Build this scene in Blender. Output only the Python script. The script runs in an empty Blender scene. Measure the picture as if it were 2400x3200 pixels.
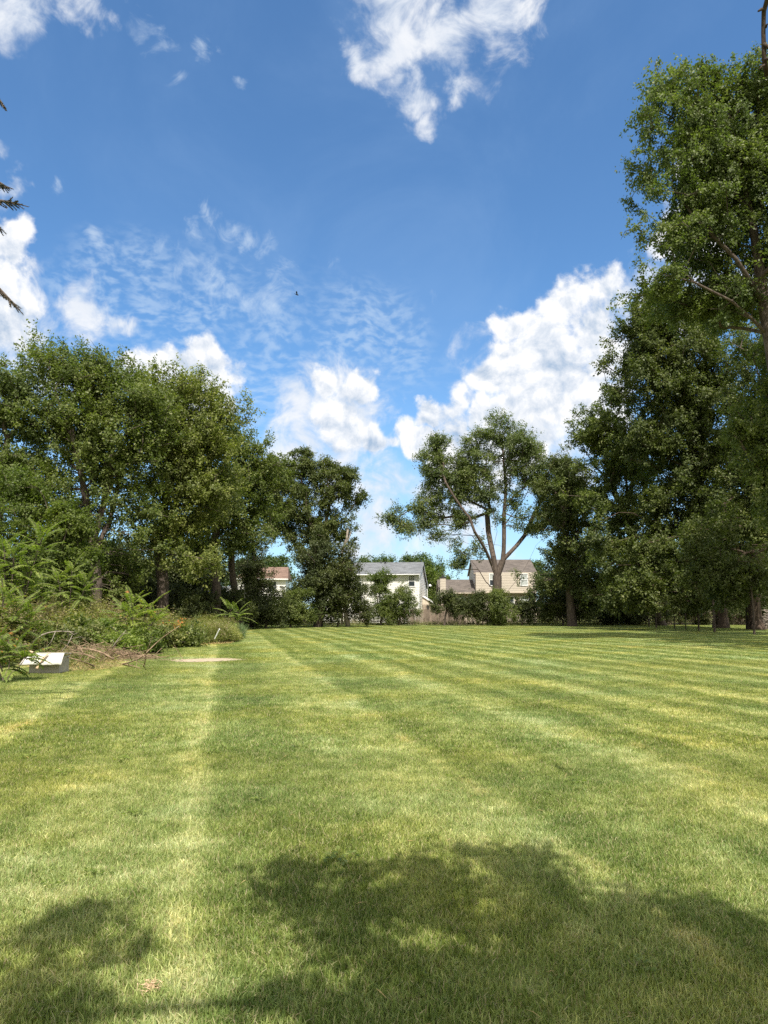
import bpy, math, random
import numpy as np
from mathutils import Vector, Matrix
R_ = math.radians
scene = bpy.context.scene
COL = scene.collection

# ------------------------------------------------------------------ camera
EYE = 1.6
PITCH = R_(7.8)
FPX = 1536.0          # focal length in units of a 1659 x 2212 grid
CX, CY = 829.5, 1106.0
cam_d = bpy.data.cameras.new('camera')
cam_d.sensor_fit = 'VERTICAL'; cam_d.sensor_height = 32.0
cam_d.lens = 32.0 * FPX / 2212.0
cam_d.clip_start = 0.05; cam_d.clip_end = 3000
cam = bpy.data.objects.new('camera', cam_d); COL.objects.link(cam)
cam.location = (0, 0, EYE); cam.rotation_euler = (math.pi / 2 + PITCH, 0, 0)
scene.camera = cam
scene.view_settings.view_transform = 'Standard'; scene.view_settings.look = 'None'
scene.view_settings.exposure = 0.70; scene.view_settings.gamma = 1.0
scene.cycles.max_bounces = 6; scene.cycles.diffuse_bounces = 3
scene.cycles.transmission_bounces = 4; scene.cycles.glossy_bounces = 2
scene.cycles.sample_clamp_indirect = 4.0
scene.cycles.use_denoising = False

SUN_EL, SUN_AZ = R_(56), R_(9)     # azimuth measured to the right of straight behind the camera
SUN = np.array([math.cos(SUN_EL) * math.sin(SUN_AZ), -math.cos(SUN_EL) * math.cos(SUN_AZ), math.sin(SUN_EL)])
sl = bpy.data.lights.new('sun', 'SUN'); sl.energy = 4.3; sl.angle = R_(0.53); sl.color = (1.0, 0.945, 0.86)
so = bpy.data.objects.new('sun', sl); COL.objects.link(so)
so.rotation_euler = Vector(SUN).to_track_quat('Z', 'Y').to_euler()

def ray(dx, dy):
    a, b = (dx - CX) / FPX, (CY - dy) / FPX
    v = np.array([a, math.cos(PITCH) - b * math.sin(PITCH), math.sin(PITCH) + b * math.cos(PITCH)])
    return v
def P(dx, dy, depth):
    v = ray(dx, dy); v = v * (depth / v[1])
    return np.array([v[0], v[1], v[2] + EYE])
def G(dx, dy):
    v = ray(dx, dy); v = v * (-EYE / v[2])
    return np.array([v[0], v[1], 0.0])
def pxm(depth): return depth / FPX

# ------------------------------------------------------------------ world: physical sky + clouds by direction
def build_world():
    w = bpy.data.worlds.new('World'); scene.world = w; w.use_nodes = True
    nt = w.node_tree; nt.nodes.clear(); N = nt.nodes; L = nt.links
    def node(t, **k):
        n = N.new(t)
        for a, b in k.items(): setattr(n, a, b)
        return n
    def setin(n, i, v):
        if isinstance(v, bpy.types.NodeSocket): L.new(v, n.inputs[i])
        elif v is not None: n.inputs[i].default_value = v
    def M(op, a, b=None, c=None, clamp=False):
        n = node('ShaderNodeMath', operation=op); n.use_clamp = clamp
        setin(n, 0, a); setin(n, 1, b); setin(n, 2, c); return n.outputs[0]
    def V(op, a, b=None):
        n = node('ShaderNodeVectorMath', operation=op)
        setin(n, 0, a); setin(n, 1, b)
        return n.outputs['Value'] if op in ('DISTANCE', 'DOT_PRODUCT', 'LENGTH') else n.outputs[0]
    def smooth(v, a, b, lo=0.0, hi=1.0):
        n = node('ShaderNodeMapRange', interpolation_type='SMOOTHSTEP'); setin(n, 0, v)
        n.inputs[1].default_value = a; n.inputs[2].default_value = b
        n.inputs[3].default_value = lo; n.inputs[4].default_value = hi
        return n.outputs[0]
    def noise(vec, scale, detail=6, rough=.55, dist=0.0):
        n = node('ShaderNodeTexNoise'); L.new(vec, n.inputs['Vector'])
        n.inputs['Scale'].default_value = scale; n.inputs['Detail'].default_value = detail
        n.inputs['Roughness'].default_value = rough; n.inputs['Distortion'].default_value = dist
        return n.outputs['Fac']
    def vor(vec, scale, detail=2.0, rough=.5):
        n = node('ShaderNodeTexVoronoi', feature='SMOOTH_F1'); L.new(vec, n.inputs['Vector'])
        n.inputs['Scale'].default_value = scale; n.inputs['Smoothness'].default_value = .35
        n.inputs['Detail'].default_value = detail; n.inputs['Roughness'].default_value = rough
        return n.outputs['Distance']
    def mixc(f, a, b):
        n = node('ShaderNodeMix', data_type='RGBA'); setin(n, 0, f)
        for i, v in ((6, a), (7, b)):
            if isinstance(v, bpy.types.NodeSocket): L.new(v, n.inputs[i])
            else: n.inputs[i].default_value = (*v, 1)
        return n.outputs[2]
    d = node('ShaderNodeTexCoord').outputs['Generated']
    sky = node('ShaderNodeTexSky', sky_type='NISHITA'); sky.sun_disc = False
    sky.sun_elevation = SUN_EL; sky.sun_rotation = math.pi - SUN_AZ
    sky.air_density = 1.0; sky.dust_density = 0.35; sky.ozone_density = 3.0; sky.altitude = 0
    sc_ = V('SCALE', sky.outputs[0]); sc_.node.inputs['Scale'].default_value = SKY_K
    skyc = V('MULTIPLY', sc_, tuple(SKY_TINT))
    sep = node('ShaderNodeSeparateXYZ'); L.new(d, sep.inputs[0]); dz = sep.outputs[2]
    # gentle whitening near the horizon, as in humid summer air
    hz = smooth(dz, 0.0, 0.36, 0.50, 0.0)
    base = mixc(hz, skyc, (.34, .45, .58))
    wa = node('ShaderNodeTexNoise'); L.new(d, wa.inputs['Vector']); wa.inputs['Scale'].default_value = 11; wa.inputs['Detail'].default_value = 8; wa.inputs['Roughness'].default_value = .52
    dfield = V('ADD', d, V('MULTIPLY', V('SUBTRACT', wa.outputs['Color'], (.5, .5, .5)), (.13, .13, .13)))
    def field(blobs):
        acc = None
        for (x, y, r) in blobs:
            c = ray(x, y); c = c / np.linalg.norm(c)
            e = ray(x + r, y); e = e / np.linalg.norm(e); f = ray(x, y + r); f = f / np.linalg.norm(f)
            rr = .5 * (np.linalg.norm(e - c) + np.linalg.norm(f - c))
            v = M('MULTIPLY_ADD', V('DISTANCE', dfield, tuple(c)), -1.0 / rr, 1.0)
            acc = v if acc is None else M('SMOOTH_MAX', acc, v, .12)
        return acc
    # --- cumulus with crisp cauliflower edges
    F = field(CUMULUS)
    warp = node('ShaderNodeTexNoise'); L.new(d, warp.inputs['Vector']); warp.inputs['Scale'].default_value = 9; warp.inputs['Detail'].default_value = 3
    dw = V('ADD', d, V('MULTIPLY', V('SUBTRACT', warp.outputs['Color'], (.5, .5, .5)), (.05, .05, .05)))
    def puff(vec):
        a = vor(vec, 16.0, 0.0, .5)
        a2 = vor(vec, 38.0, 0.0, .5)
        b = noise(vec, 24.0, 9, .66)
        return M('ADD', M('ADD', M('MULTIPLY', a, -.55), M('MULTIPLY', a2, -.42)), M('MULTIPLY', b, 1.15))
    pf = puff(dw)
    shift = V('ADD', dw, tuple(np.array([.16, .0, .30]) * .028))
    pf2 = puff(shift)
    dens = M('ADD', M('MULTIPLY', F, 1.15), M('ADD', pf, -.02))
    a_c = M('MULTIPLY', smooth(dens, -.08, 0.46), .97)
    relief = M('MULTIPLY', M('SUBTRACT', pf, pf2), 1.5)
    big = noise(dw, 5.0, 3, .5)
    core = smooth(F, 0.1, 1.0)
    lit = M('ADD', M('ADD', M('MULTIPLY', relief, 1.15), .88), M('ADD', M('MULTIPLY', M('SUBTRACT', big, .5), 1.1), M('MULTIPLY', M('SUBTRACT', pf, .12), .6)))
    lit = M('SUBTRACT', lit, M('MULTIPLY', core, .20))
    low = smooth(dz, 0.05, 0.36, -.22, 0.0)
    lit = M('ADD', lit, low, clamp=True)
    ccol = mixc(lit, (0.26, 0.34, 0.45), (.66, .66, .665))
    # --- soft torn cloud
    S = field(SOFT)
    sn = noise(dw, 17.0, 9, .62, .4)
    sdens = M('ADD', S, M('MULTIPLY', M('SUBTRACT', sn, .49), 2.8))
    a_s = M('MULTIPLY', smooth(sdens, 0.0, 1.05), .93)
    slit = M('ADD', M('MULTIPLY', sn, 1.6), -.08, clamp=True)
    scol = mixc(slit, (0.29, 0.38, 0.50), (.60, .61, .63))
    # --- thin wisps
    W = field(WISP)
    wn = noise(dw, 24.0, 9, .66, .8)
    wd = M('ADD', W, M('MULTIPLY', M('SUBTRACT', wn, .55), 3.6))
    a_w = M('MULTIPLY', smooth(wd, .1, 1.5), .50)
    # --- rippled altocumulus sheet
    K = field(RIPPLE)
    mp = node('ShaderNodeMapping'); L.new(dw, mp.inputs['Vector']); mp.inputs['Scale'].default_value = (1.0, 1.0, 1.9)
    kn = noise(mp.outputs[0], 62.0, 3, .5); kb = noise(d, 7.0, 3, .5)
    a_k = M('MULTIPLY', M('MULTIPLY', smooth(kn, .36, .70), smooth(M('ADD', K, M('MULTIPLY', M('SUBTRACT', kb, .5), 1.5)), 0.0, .9)), .42)
    veil = M('MULTIPLY', smooth(noise(d, 3.2, 6, .6, .5), .42, .8), .22)
    c = mixc(veil, base, (.22, .34, .53))
    c = mixc(a_k, c, (.42, .51, .61))
    c = mixc(a_w, c, (.48, .55, .62))
    c = mixc(a_s, c, scol)
    c = mixc(a_c, c, ccol)
    # unseen cloud added behind and above the camera, a white fill for the shade
    bk = M('SUBTRACT', M('MULTIPLY', V('DOT_PRODUCT', d, (0.0, -.80, .60)), 2.2), .25)
    bn = noise(d, 2.6, 7, .55, .2)
    bm = M('MULTIPLY', smooth(M('ADD', bk, M('MULTIPLY', M('SUBTRACT', bn, .45), 3.0)), 0.0, .5), smooth(bk, -.1, .5))
    c = mixc(M('MULTIPLY', bm, .9), c, (.66, .64, .60))
    bg = node('ShaderNodeBackground'); L.new(c, bg.inputs[0]); bg.inputs[1].default_value = 1.0
    out = node('ShaderNodeOutputWorld'); L.new(bg.outputs[0], out.inputs[0])
    w.cycles.sampling_method = 'MANUAL'; w.cycles.sample_map_resolution = 512
SKY_K = 0.10
SKY_TINT = (0.76, 1.06, 1.22)
CUMULUS = [(1500,520,80),(1600,420,80),(1660,560,90),(1560,620,80),(1440,700,80),(1480,400,40),(1300,600,62),(1345,640,40),(1225,650,75),(1150,690,60),(1080,695,50),(1300,700,85),(1200,770,110),(1100,790,80),(1040,820,45),(1260,860,90),(1160,870,75),(1330,780,70),
 (985,880,45),(935,905,45),(1040,890,45),(1095,905,40),(960,960,75),(1060,960,80),(890,950,45),(1170,960,60),
 (10,560,70),(50,590,48),(20,640,85),(60,680,55),(-20,720,110),
 (440,765,52),(380,775,48),(470,815,52),(330,795,55),(410,850,80),(290,820,50),(480,860,40),
 (700,830,36),(785,835,40),(740,900,70),(815,930,40)]
SOFT = [(720,1000,120),(820,1080,120),(930,1080,120),(700,860,80),(760,830,60),(620,1000,80),(680,820,60),(640,880,70),(720,880,110),(800,900,80),(660,960,90),(1000,840,60),(1080,780,90),(1180,880,110),(1260,930,90),(440,800,80),(340,830,70),(60,640,80),(1330,700,70),(1400,600,80),(790,105,62),(870,95,105),(990,60,130),(1090,30,120),(860,10,110),(1170,10,70),(900,185,60),(925,250,40),(980,170,50),
 (60,15,95),(150,40,62),(185,5,60),(-10,30,80),(0,370,50),(10,440,50),
 (180,665,75),(110,730,80),(250,690,50),(60,790,110),
 (720,1020,130),(850,1060,110),(960,1040,110),(1080,1010,120),(1200,930,100),(1240,1010,110),(800,1150,120),(620,980,60),(1000,1120,130)]
WISP = [(290,30,60),(325,95,55),(350,160,44),(430,120,40),(470,165,24),
 (215,500,40),(228,545,50),(395,490,45),(450,470,40),(500,498,45),(385,560,60),(440,610,85),(520,630,80),(590,640,60),(620,560,60),(690,565,50),(700,640,60),
 (950,638,34),(560,520,60),(120,400,30),(820,350,34),(1450,950,80)]
RIPPLE = [(300,640,170),(450,680,200),(600,720,200),(750,760,200),(880,790,120),(560,850,180),(200,600,130)]
build_world()

# ------------------------------------------------------------------ helpers
def link(o, parent=None):
    COL.objects.link(o)
    if parent is not None: o.parent = parent
    return o
def tag(o, label=None, cat=None, group=None, kind=None):
    if label: o['label'] = label
    if cat: o['category'] = cat
    if group: o['group'] = group
    if kind: o['kind'] = kind
    return o
def thing(name, label, cat, loc=(0, 0, 0), rotz=0, group=None):
    o = bpy.data.objects.new(name, None); o.empty_display_size = .2
    o.location = loc; o.rotation_euler = (0, 0, rotz)
    return tag(link(o), label, cat, group)
def mesh_np(name, verts, faces, mat, parent=None, attrs=None, smooth=False, origin=None):
    """verts (N,3) world, faces (M,k) int array; attrs {name: per-face float array}."""
    verts = np.asarray(verts, dtype=np.float32)
    if origin is not None: verts = verts - np.asarray(origin, dtype=np.float32)
    faces = np.asarray(faces, dtype=np.int32)
    me = bpy.data.meshes.new(name)
    n, k = faces.shape
    me.vertices.add(len(verts)); me.vertices.foreach_set('co', verts.ravel())
    me.loops.add(n * k); me.loops.foreach_set('vertex_index', faces.ravel())
    me.polygons.add(n); me.polygons.foreach_set('loop_start', np.arange(0, n * k, k, dtype=np.int32))
    if smooth: me.polygons.foreach_set('use_smooth', np.ones(n, dtype=bool))
    me.update(calc_edges=True)
    for a, v in (attrs or {}).items():
        at = me.attributes.new(a, 'FLOAT', 'FACE'); at.data.foreach_set('value', np.asarray(v, dtype=np.float32))
    me.materials.append(mat)
    o = bpy.data.objects.new(name, me)
    return link(o, parent)
class MB:
    """collects convex pieces into one mesh"""
    def __init__(s): s.v = []; s.f = []
    def add(s, vs, fs):
        b = len(s.v); s.v += [tuple(v) for v in vs]; s.f += [tuple(b + i for i in f) for f in fs]
    def box(s, x0, x1, y0, y1, z0, z1):
        s.add([(x0,y0,z0),(x1,y0,z0),(x1,y1,z0),(x0,y1,z0),(x0,y0,z1),(x1,y0,z1),(x1,y1,z1),(x0,y1,z1)],
              [(0,3,2,1),(4,5,6,7),(0,1,5,4),(1,2,6,5),(2,3,7,6),(3,0,4,7)])
    def prism(s, pts, off):
        """polygon pts extruded by the vector off"""
        n = len(pts); o = Vector(off)
        vs = [Vector(p) for p in pts]; vs += [p + o for p in vs]
        s.add(vs, [tuple(range(n))[::-1], tuple(range(n, 2*n))] + [(i, (i+1) % n, n + (i+1) % n, n + i) for i in range(n)])
    def tube(s, pts, rs, k=7, cap=True):
        pts = [Vector(p) for p in pts]; b = len(s.v); n = len(pts)
        up = Vector((0.13, 0.21, 1)).normalized()
        for i, p in enumerate(pts):
            d = (pts[min(i+1, n-1)] - pts[max(i-1, 0)]).normalized()
            a = d.cross(up)
            if a.length < .1: a = d.cross(Vector((1, 0, 0)))
            a.normalize(); c = d.cross(a)
            r = rs[i] if hasattr(rs, '__len__') else rs
            for j in range(k):
                t = 2 * math.pi * j / k
                s.v.append(tuple(p + a * (r * math.cos(t)) + c * (r * math.sin(t))))
        for i in range(n - 1):
            for j in range(k):
                j2 = (j + 1) % k
                s.f.append((b + i*k + j, b + i*k + j2, b + (i+1)*k + j2, b + (i+1)*k + j))
        if cap:
            s.f.append(tuple(b + j for j in range(k))[::-1]); s.f.append(tuple(b + (n-1)*k + j for j in range(k)))
    def build(s, name, mat, parent=None, smooth=False):
        me = bpy.data.meshes.new(name); me.from_pydata(s.v, [], s.f); me.materials.append(mat)
        if smooth: me.polygons.foreach_set('use_smooth', [True] * len(me.polygons))
        me.update()
        return link(bpy.data.objects.new(name, me), parent)

# ------------------------------------------------------------------ materials
def nmat(name):
    m = bpy.data.materials.new(name); m.use_nodes = True
    nt = m.node_tree; nt.nodes.clear()
    return m, nt, nt.nodes, nt.links
def ramp(N, L, fac, stops, interp='LINEAR'):
    r = N.new('ShaderNodeValToRGB'); r.color_ramp.interpolation = interp
    e = r.color_ramp.elements
    while len(e) < len(stops): e.new(.5)
    for i, (p, c) in enumerate(stops):
        e[i].position = p; e[i].color = (*c, 1) if len(c) == 3 else c
    if fac is not None: L.new(fac, r.inputs[0])
    return r.outputs[0]
def nz(N, L, vec, scale, detail=4, rough=.55):
    n = N.new('ShaderNodeTexNoise'); n.inputs['Scale'].default_value = scale
    n.inputs['Detail'].default_value = detail; n.inputs['Roughness'].default_value = rough
    if vec is not None: L.new(vec, n.inputs['Vector'])
    return n.outputs['Fac']
def mix(N, L, f, a, b, mode='MIX'):
    n = N.new('ShaderNodeMix'); n.data_type = 'RGBA'; n.blend_type = mode
    for i, v in ((0, f), (6, a), (7, b)):
        if isinstance(v, bpy.types.NodeSocket): L.new(v, n.inputs[i])
        elif i == 0: n.inputs[0].default_value = v
        else: n.inputs[i].default_value = (*v, 1)
    return n.outputs[2]
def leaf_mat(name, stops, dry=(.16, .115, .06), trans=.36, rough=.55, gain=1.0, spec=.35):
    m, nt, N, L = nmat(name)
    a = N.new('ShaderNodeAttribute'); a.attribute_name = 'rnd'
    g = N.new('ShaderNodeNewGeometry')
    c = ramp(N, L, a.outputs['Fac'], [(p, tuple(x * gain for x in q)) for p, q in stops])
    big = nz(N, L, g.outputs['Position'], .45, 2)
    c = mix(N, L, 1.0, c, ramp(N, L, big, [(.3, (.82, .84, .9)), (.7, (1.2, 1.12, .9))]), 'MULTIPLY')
    b = N.new('ShaderNodeAttribute'); b.attribute_name = 'dry'
    c = mix(N, L, b.outputs['Fac'], c, dry)
    p = N.new('ShaderNodeBsdfPrincipled'); L.new(c, p.inputs['Base Color'])
    p.inputs['Roughness'].default_value = rough; p.inputs['Specular IOR Level'].default_value = spec
    t = N.new('ShaderNodeBsdfTranslucent')
    L.new(mix(N, L, 1.0, c, (1.35, 1.6, .55), 'MULTIPLY'), t.inputs[0])
    ms = N.new('ShaderNodeMixShader'); ms.inputs[0].default_value = trans
    L.new(p.outputs[0], ms.inputs[1]); L.new(t.outputs[0], ms.inputs[2])
    o = N.new('ShaderNodeOutputMaterial'); L.new(ms.outputs[0], o.inputs[0])
    return m
MAPLE = [(0, (.055, .078, .022)), (.5, (.095, .122, .034)), (.85, (.140, .165, .052)), (1, (.21, .225, .11))]
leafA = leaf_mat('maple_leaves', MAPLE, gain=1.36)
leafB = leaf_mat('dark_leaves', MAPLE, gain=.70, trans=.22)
leafF = leaf_mat('olive_leaves', [(0, (.080, .100, .026)), (.5, (.135, .160, .042)), (1, (.25, .26, .10))], gain=1.25)
leafG = leaf_mat('silver_green_leaves', [(0, (.065, .095, .030)), (.5, (.115, .150, .050)), (.85, (.17, .205, .085)), (1, (.25, .275, .16))], gain=1.08)
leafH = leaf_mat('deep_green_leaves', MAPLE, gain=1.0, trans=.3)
leafC = leaf_mat('fresh_leaves', [(0, (.068, .102, .022)), (.5, (.115, .155, .036)), (1, (.18, .22, .06))], trans=.42)
leafD = leaf_mat('tree_of_heaven_leaves', [(0, (.11, .165, .034)), (.6, (.19, .25, .055)), (1, (.30, .35, .11))], trans=.4, dry=(.42, .16, .04))
leafE = leaf_mat('far_leaves', [(0, (.055, .095, .03)), (1, (.12, .17, .06))])
weedM = leaf_mat('weed_leaves', [(0, (.07, .10, .026)), (.5, (.18, .20, .060)), (1, (.38, .37, .16))], dry=(.32, .24, .16), trans=.35)
strawM = leaf_mat('straw', [(0, (.30, .22, .10)), (1, (.50, .40, .20))], dry=(.18, .11, .06), trans=.15, rough=.8, spec=.2)
deadleafM = leaf_mat('dead_leaves', [(0, (.13, .05, .025)), (.6, (.26, .11, .055)), (1, (.48, .27, .14))], trans=.12, rough=.8, spec=.2)
needleM = leaf_mat('spruce_needles', [(0, (.022, .034, .020)), (1, (.055, .072, .040))], trans=.08, rough=.6)

def bark_mat(name, a, b, scale=9, bump=.5):
    m, nt, N, L = nmat(name)
    g = N.new('ShaderNodeTexCoord'); mp = N.new('ShaderNodeMapping'); L.new(g.outputs['Object'], mp.inputs['Vector'])
    mp.inputs['Scale'].default_value = (1, 1, .22)
    f = nz(N, L, mp.outputs[0], scale, 7, .65)
    c = ramp(N, L, f, [(.3, a), (.68, b)])
    p = N.new('ShaderNodeBsdfPrincipled'); L.new(c, p.inputs['Base Color']); p.inputs['Roughness'].default_value = .9
    p.inputs['Specular IOR Level'].default_value = .15
    bp = N.new('ShaderNodeBump'); bp.inputs['Strength'].default_value = bump; bp.inputs['Distance'].default_value = .06
    L.new(f, bp.inputs['Height']); L.new(bp.outputs[0], p.inputs['Normal'])
    o = N.new('ShaderNodeOutputMaterial'); L.new(p.outputs[0], o.inputs[0])
    return m
barkM = bark_mat('maple_bark', (.045, .034, .028), (.165, .13, .105))
barkR = bark_mat('shaded_shaggy_bark', (.020, .014, .010), (.13, .095, .07), 5, 1.0)  # bark darkened to stand in for canopy shade and, on the twig, silhouette
twigM = bark_mat('dry_wood', (.11, .070, .045), (.40, .29, .19), 14, .3)
greywoodM = bark_mat('grey_dry_wood', (.17, .14, .11), (.40, .35, .29), 14, .3)
fenceM = bark_mat('weathered_fence_wood', (.14, .105, .08), (.30, .235, .18), 6, .3)
fencePale = bark_mat('pale_fence_wood', (.24, .19, .14), (.42, .34, .26), 6, .3)

def plain(name, col, rough=.6, var=.12, scale=8, metal=0, spec=.4, bump=0.0):
    m, nt, N, L = nmat(name)
    g = N.new('ShaderNodeTexCoord')
    f = nz(N, L, g.outputs['Object'], scale, 6, .6)
    c = ramp(N, L, f, [(.3, tuple(x * (1 - var) for x in col)), (.7, tuple(min(1, x * (1 + var)) for x in col))])
    p = N.new('ShaderNodeBsdfPrincipled'); L.new(c, p.inputs['Base Color'])
    p.inputs['Roughness'].default_value = rough; p.inputs['Metallic'].default_value = metal
    p.inputs['Specular IOR Level'].default_value = spec
    if bump:
        bp = N.new('ShaderNodeBump'); bp.inputs['Strength'].default_value = bump; bp.inputs['Distance'].default_value = .01
        L.new(f, bp.inputs['Height']); L.new(bp.outputs[0], p.inputs['Normal'])
    o = N.new('ShaderNodeOutputMaterial'); L.new(p.outputs[0], o.inputs[0])
    return m
whiteSiding = plain('white_siding', (.76, .74, .69), .55, .05, 2)
tanSiding = plain('tan_siding', (.54, .475, .385), .6, .06, 2)
whitePaint = plain('white_paint', (.80, .80, .78), .5, .04, 3)
tanTrim = plain('tan_trim', (.62, .53, .42), .5, .04, 3)
glassM = plain('window_glass', (.035, .042, .05), .08, .3, 1.5, spec=.6)
blindM = plain('window_blind', (.46, .49, .46), .5, .06, 2)
curtainM = plain('window_curtain', (.20, .20, .14), .7, .3, 5)
darkMetal = plain('dark_metal', (.05, .05, .05), .5, .1, 6)
soilM = plain('bare_soil', (.42, .34, .24), .95, .25, 9, spec=.1, bump=.4)
boxM = plain('off_white_card', (.58, .55, .48), .7, .08, 6, spec=.2)
boxGrey = plain('grey_card', (.44, .40, .33), .8, .16, 6, spec=.2)
boxTan = plain('torn_tan_card', (.60, .42, .26), .8, .15, 9, spec=.2)
birdM = plain('dark_feathers', (.02, .025, .03), .7, .1, 9)
def shingle(name, a, b):
    m, nt, N, L = nmat(name)
    g = N.new('ShaderNodeTexCoord'); mp = N.new('ShaderNodeMapping'); L.new(g.outputs['Object'], mp.inputs['Vector'])
    bt = N.new('ShaderNodeTexBrick'); L.new(mp.outputs[0], bt.inputs['Vector'])
    bt.inputs['Scale'].default_value = 1.0; bt.inputs['Brick Width'].default_value = .45; bt.inputs['Row Height'].default_value = .16
    bt.inputs['Mortar Size'].default_value = .008
    bt.inputs['Color1'].default_value = (*a, 1); bt.inputs['Color2'].default_value = (*b, 1)
    bt.inputs['Mortar'].default_value = tuple(x * .6 for x in a) + (1,)
    f = nz(N, L, g.outputs['Object'], .9, 5)
    c = mix(N, L, 1.0, bt.outputs['Color'], ramp(N, L, f, [(.3, (.84, .84, .84)), (.7, (1.16, 1.16, 1.16))]), 'MULTIPLY')
    p = N.new('ShaderNodeBsdfPrincipled'); L.new(c, p.inputs['Base Color']); p.inputs['Roughness'].default_value = .95
    p.inputs['Specular IOR Level'].default_value = .1
    o = N.new('ShaderNodeOutputMaterial'); L.new(p.outputs[0], o.inputs[0])
    return m
greyRoof = shingle('grey_shingles', (.13, .135, .14), (.21, .22, .23))
tanRoof = shingle('taupe_shingles', (.11, .095, .085), (.17, .145, .125))
brownRoof = shingle('brown_shingles', (.17, .115, .09), (.25, .17, .13))

# ------------------------------------------------------------------ lawn colour from world position
def lawn_group():
    ng = bpy.data.node_groups.new('lawn_colour', 'ShaderNodeTree')
    ng.interface.new_socket('Color', in_out='OUTPUT', socket_type='NodeSocketColor')
    N, L = ng.nodes, ng.links
    out = N.new('NodeGroupOutput')
    g = N.new('ShaderNodeNewGeometry'); pos = g.outputs['Position']
    mp = N.new('ShaderNodeMapping'); L.new(pos, mp.inputs['Vector']); mp.inputs['Scale'].default_value = (1, 1, 0)
    pos = mp.outputs[0]
    def M(op, a, b=None, c=None, clamp=False):
        n = N.new('ShaderNodeMath'); n.operation = op; n.use_clamp = clamp
        for i, v in enumerate((a, b, c)):
            if isinstance(v, bpy.types.NodeSocket): L.new(v, n.inputs[i])
            elif v is not None: n.inputs[i].default_value = v
        return n.outputs[0]
    sp = N.new('ShaderNodeSeparateXYZ'); L.new(pos, sp.inputs[0])
    x, y = sp.outputs[0], sp.outputs[1]
    s = M('ADD', M('MULTIPLY', x, .975), M('MULTIPLY', y, .222))
    w1 = nz(N, L, pos, .16, 2); w2 = nz(N, L, pos, 1.3, 3)
    s = M('ADD', s, M('ADD', M('MULTIPLY', M('SUBTRACT', w1, .5), .8), M('MULTIPLY', M('SUBTRACT', w2, .5), .5)))
    f = M('FRACT', M('ADD', M('DIVIDE', s, 2.5), .06 + 8))
    band = ramp(N, L, f, [(0, (.70,)*3), (.07, (.22,)*3), (.40, (.16,)*3), (.58, (.60,)*3), (.86, (.66,)*3), (.97, (.9,)*3), (1, (.75,)*3)])  # mowing stripes: the light and dark sheen of bent blades painted as colour
    f2 = M('FRACT', M('ADD', M('DIVIDE', s, 1.25), .3 + 20))
    b2 = ramp(N, L, f2, [(0, (.5,)*3), (.12, (0,)*3), (.5, (.1,)*3), (.66, (1,)*3), (.9, (.9,)*3), (1, (.5,)*3)])
    k2 = M('MULTIPLY', M('SUBTRACT', s, 1.2), .3, clamp=True)
    band = M('ADD', M('MULTIPLY', band, M('SUBTRACT', 1.0, M('MULTIPLY', k2, .55))), M('MULTIPLY', b2, M('MULTIPLY', k2, .62)))
    mid = nz(N, L, pos, .55, 5, .65); fine = nz(N, L, pos, 3.4, 4, .7)
    tone = M('ADD', M('MULTIPLY_ADD', band, .62, .12), M('ADD', M('MULTIPLY', M('SUBTRACT', mid, .46), 1.5), M('MULTIPLY', M('SUBTRACT', fine, .5), 1.7)), clamp=True)
    line0 = ramp(N, L, f, [(0, (.6,)*3), (.045, (0,)*3), (.90, (0,)*3), (.965, (1,)*3), (1, (.9,)*3)])
    tone = M('ADD', tone, M('MULTIPLY', line0, M('MULTIPLY_ADD', k2, -.08, .11)), clamp=True)
    col = ramp(N, L, tone, [(0, (.170, .225, .055)), (.34, (.27, .325, .090)), (.66, (.43, .465, .175)), (1, (.66, .65, .34))])
    dn = nz(N, L, pos, .85, 6, .7)
    line = ramp(N, L, f, [(0, (.5,)*3), (.035, (0,)*3), (.92, (0,)*3), (.97, (1,)*3), (1, (.8,)*3)])
    dist = N.new('ShaderNodeVectorMath'); dist.operation = 'DISTANCE'
    mp2 = N.new('ShaderNodeMapping'); L.new(pos, mp2.inputs['Vector']); mp2.inputs['Scale'].default_value = (.36, 1, 0)
    L.new(mp2.outputs[0], dist.inputs[0]); dist.inputs[1].default_value = (13.5 * .36, 31.0, 0)
    dp = M('MULTIPLY', M('SUBTRACT', 1.0, M('DIVIDE', dist.outputs['Value'], 3.4), clamp=True), .62)
    dryf = M('ADD', M('ADD', M('MULTIPLY', M('SUBTRACT', dn, .60), 3.6), M('MULTIPLY', line, .45)), dp, clamp=True)
    col = mix(N, L, M('MULTIPLY', dryf, .70), col, (.60, .49, .22))
    cool = nz(N, L, pos, .35, 3)
    col = mix(N, L, 1.0, col, ramp(N, L, cool, [(.35, (.90, 1.0, 1.25)), (.65, (1.06, 1.0, .85))]), 'MULTIPLY')
    L.new(col, out.inputs[0])
    return ng
LAWN = lawn_group()
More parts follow.
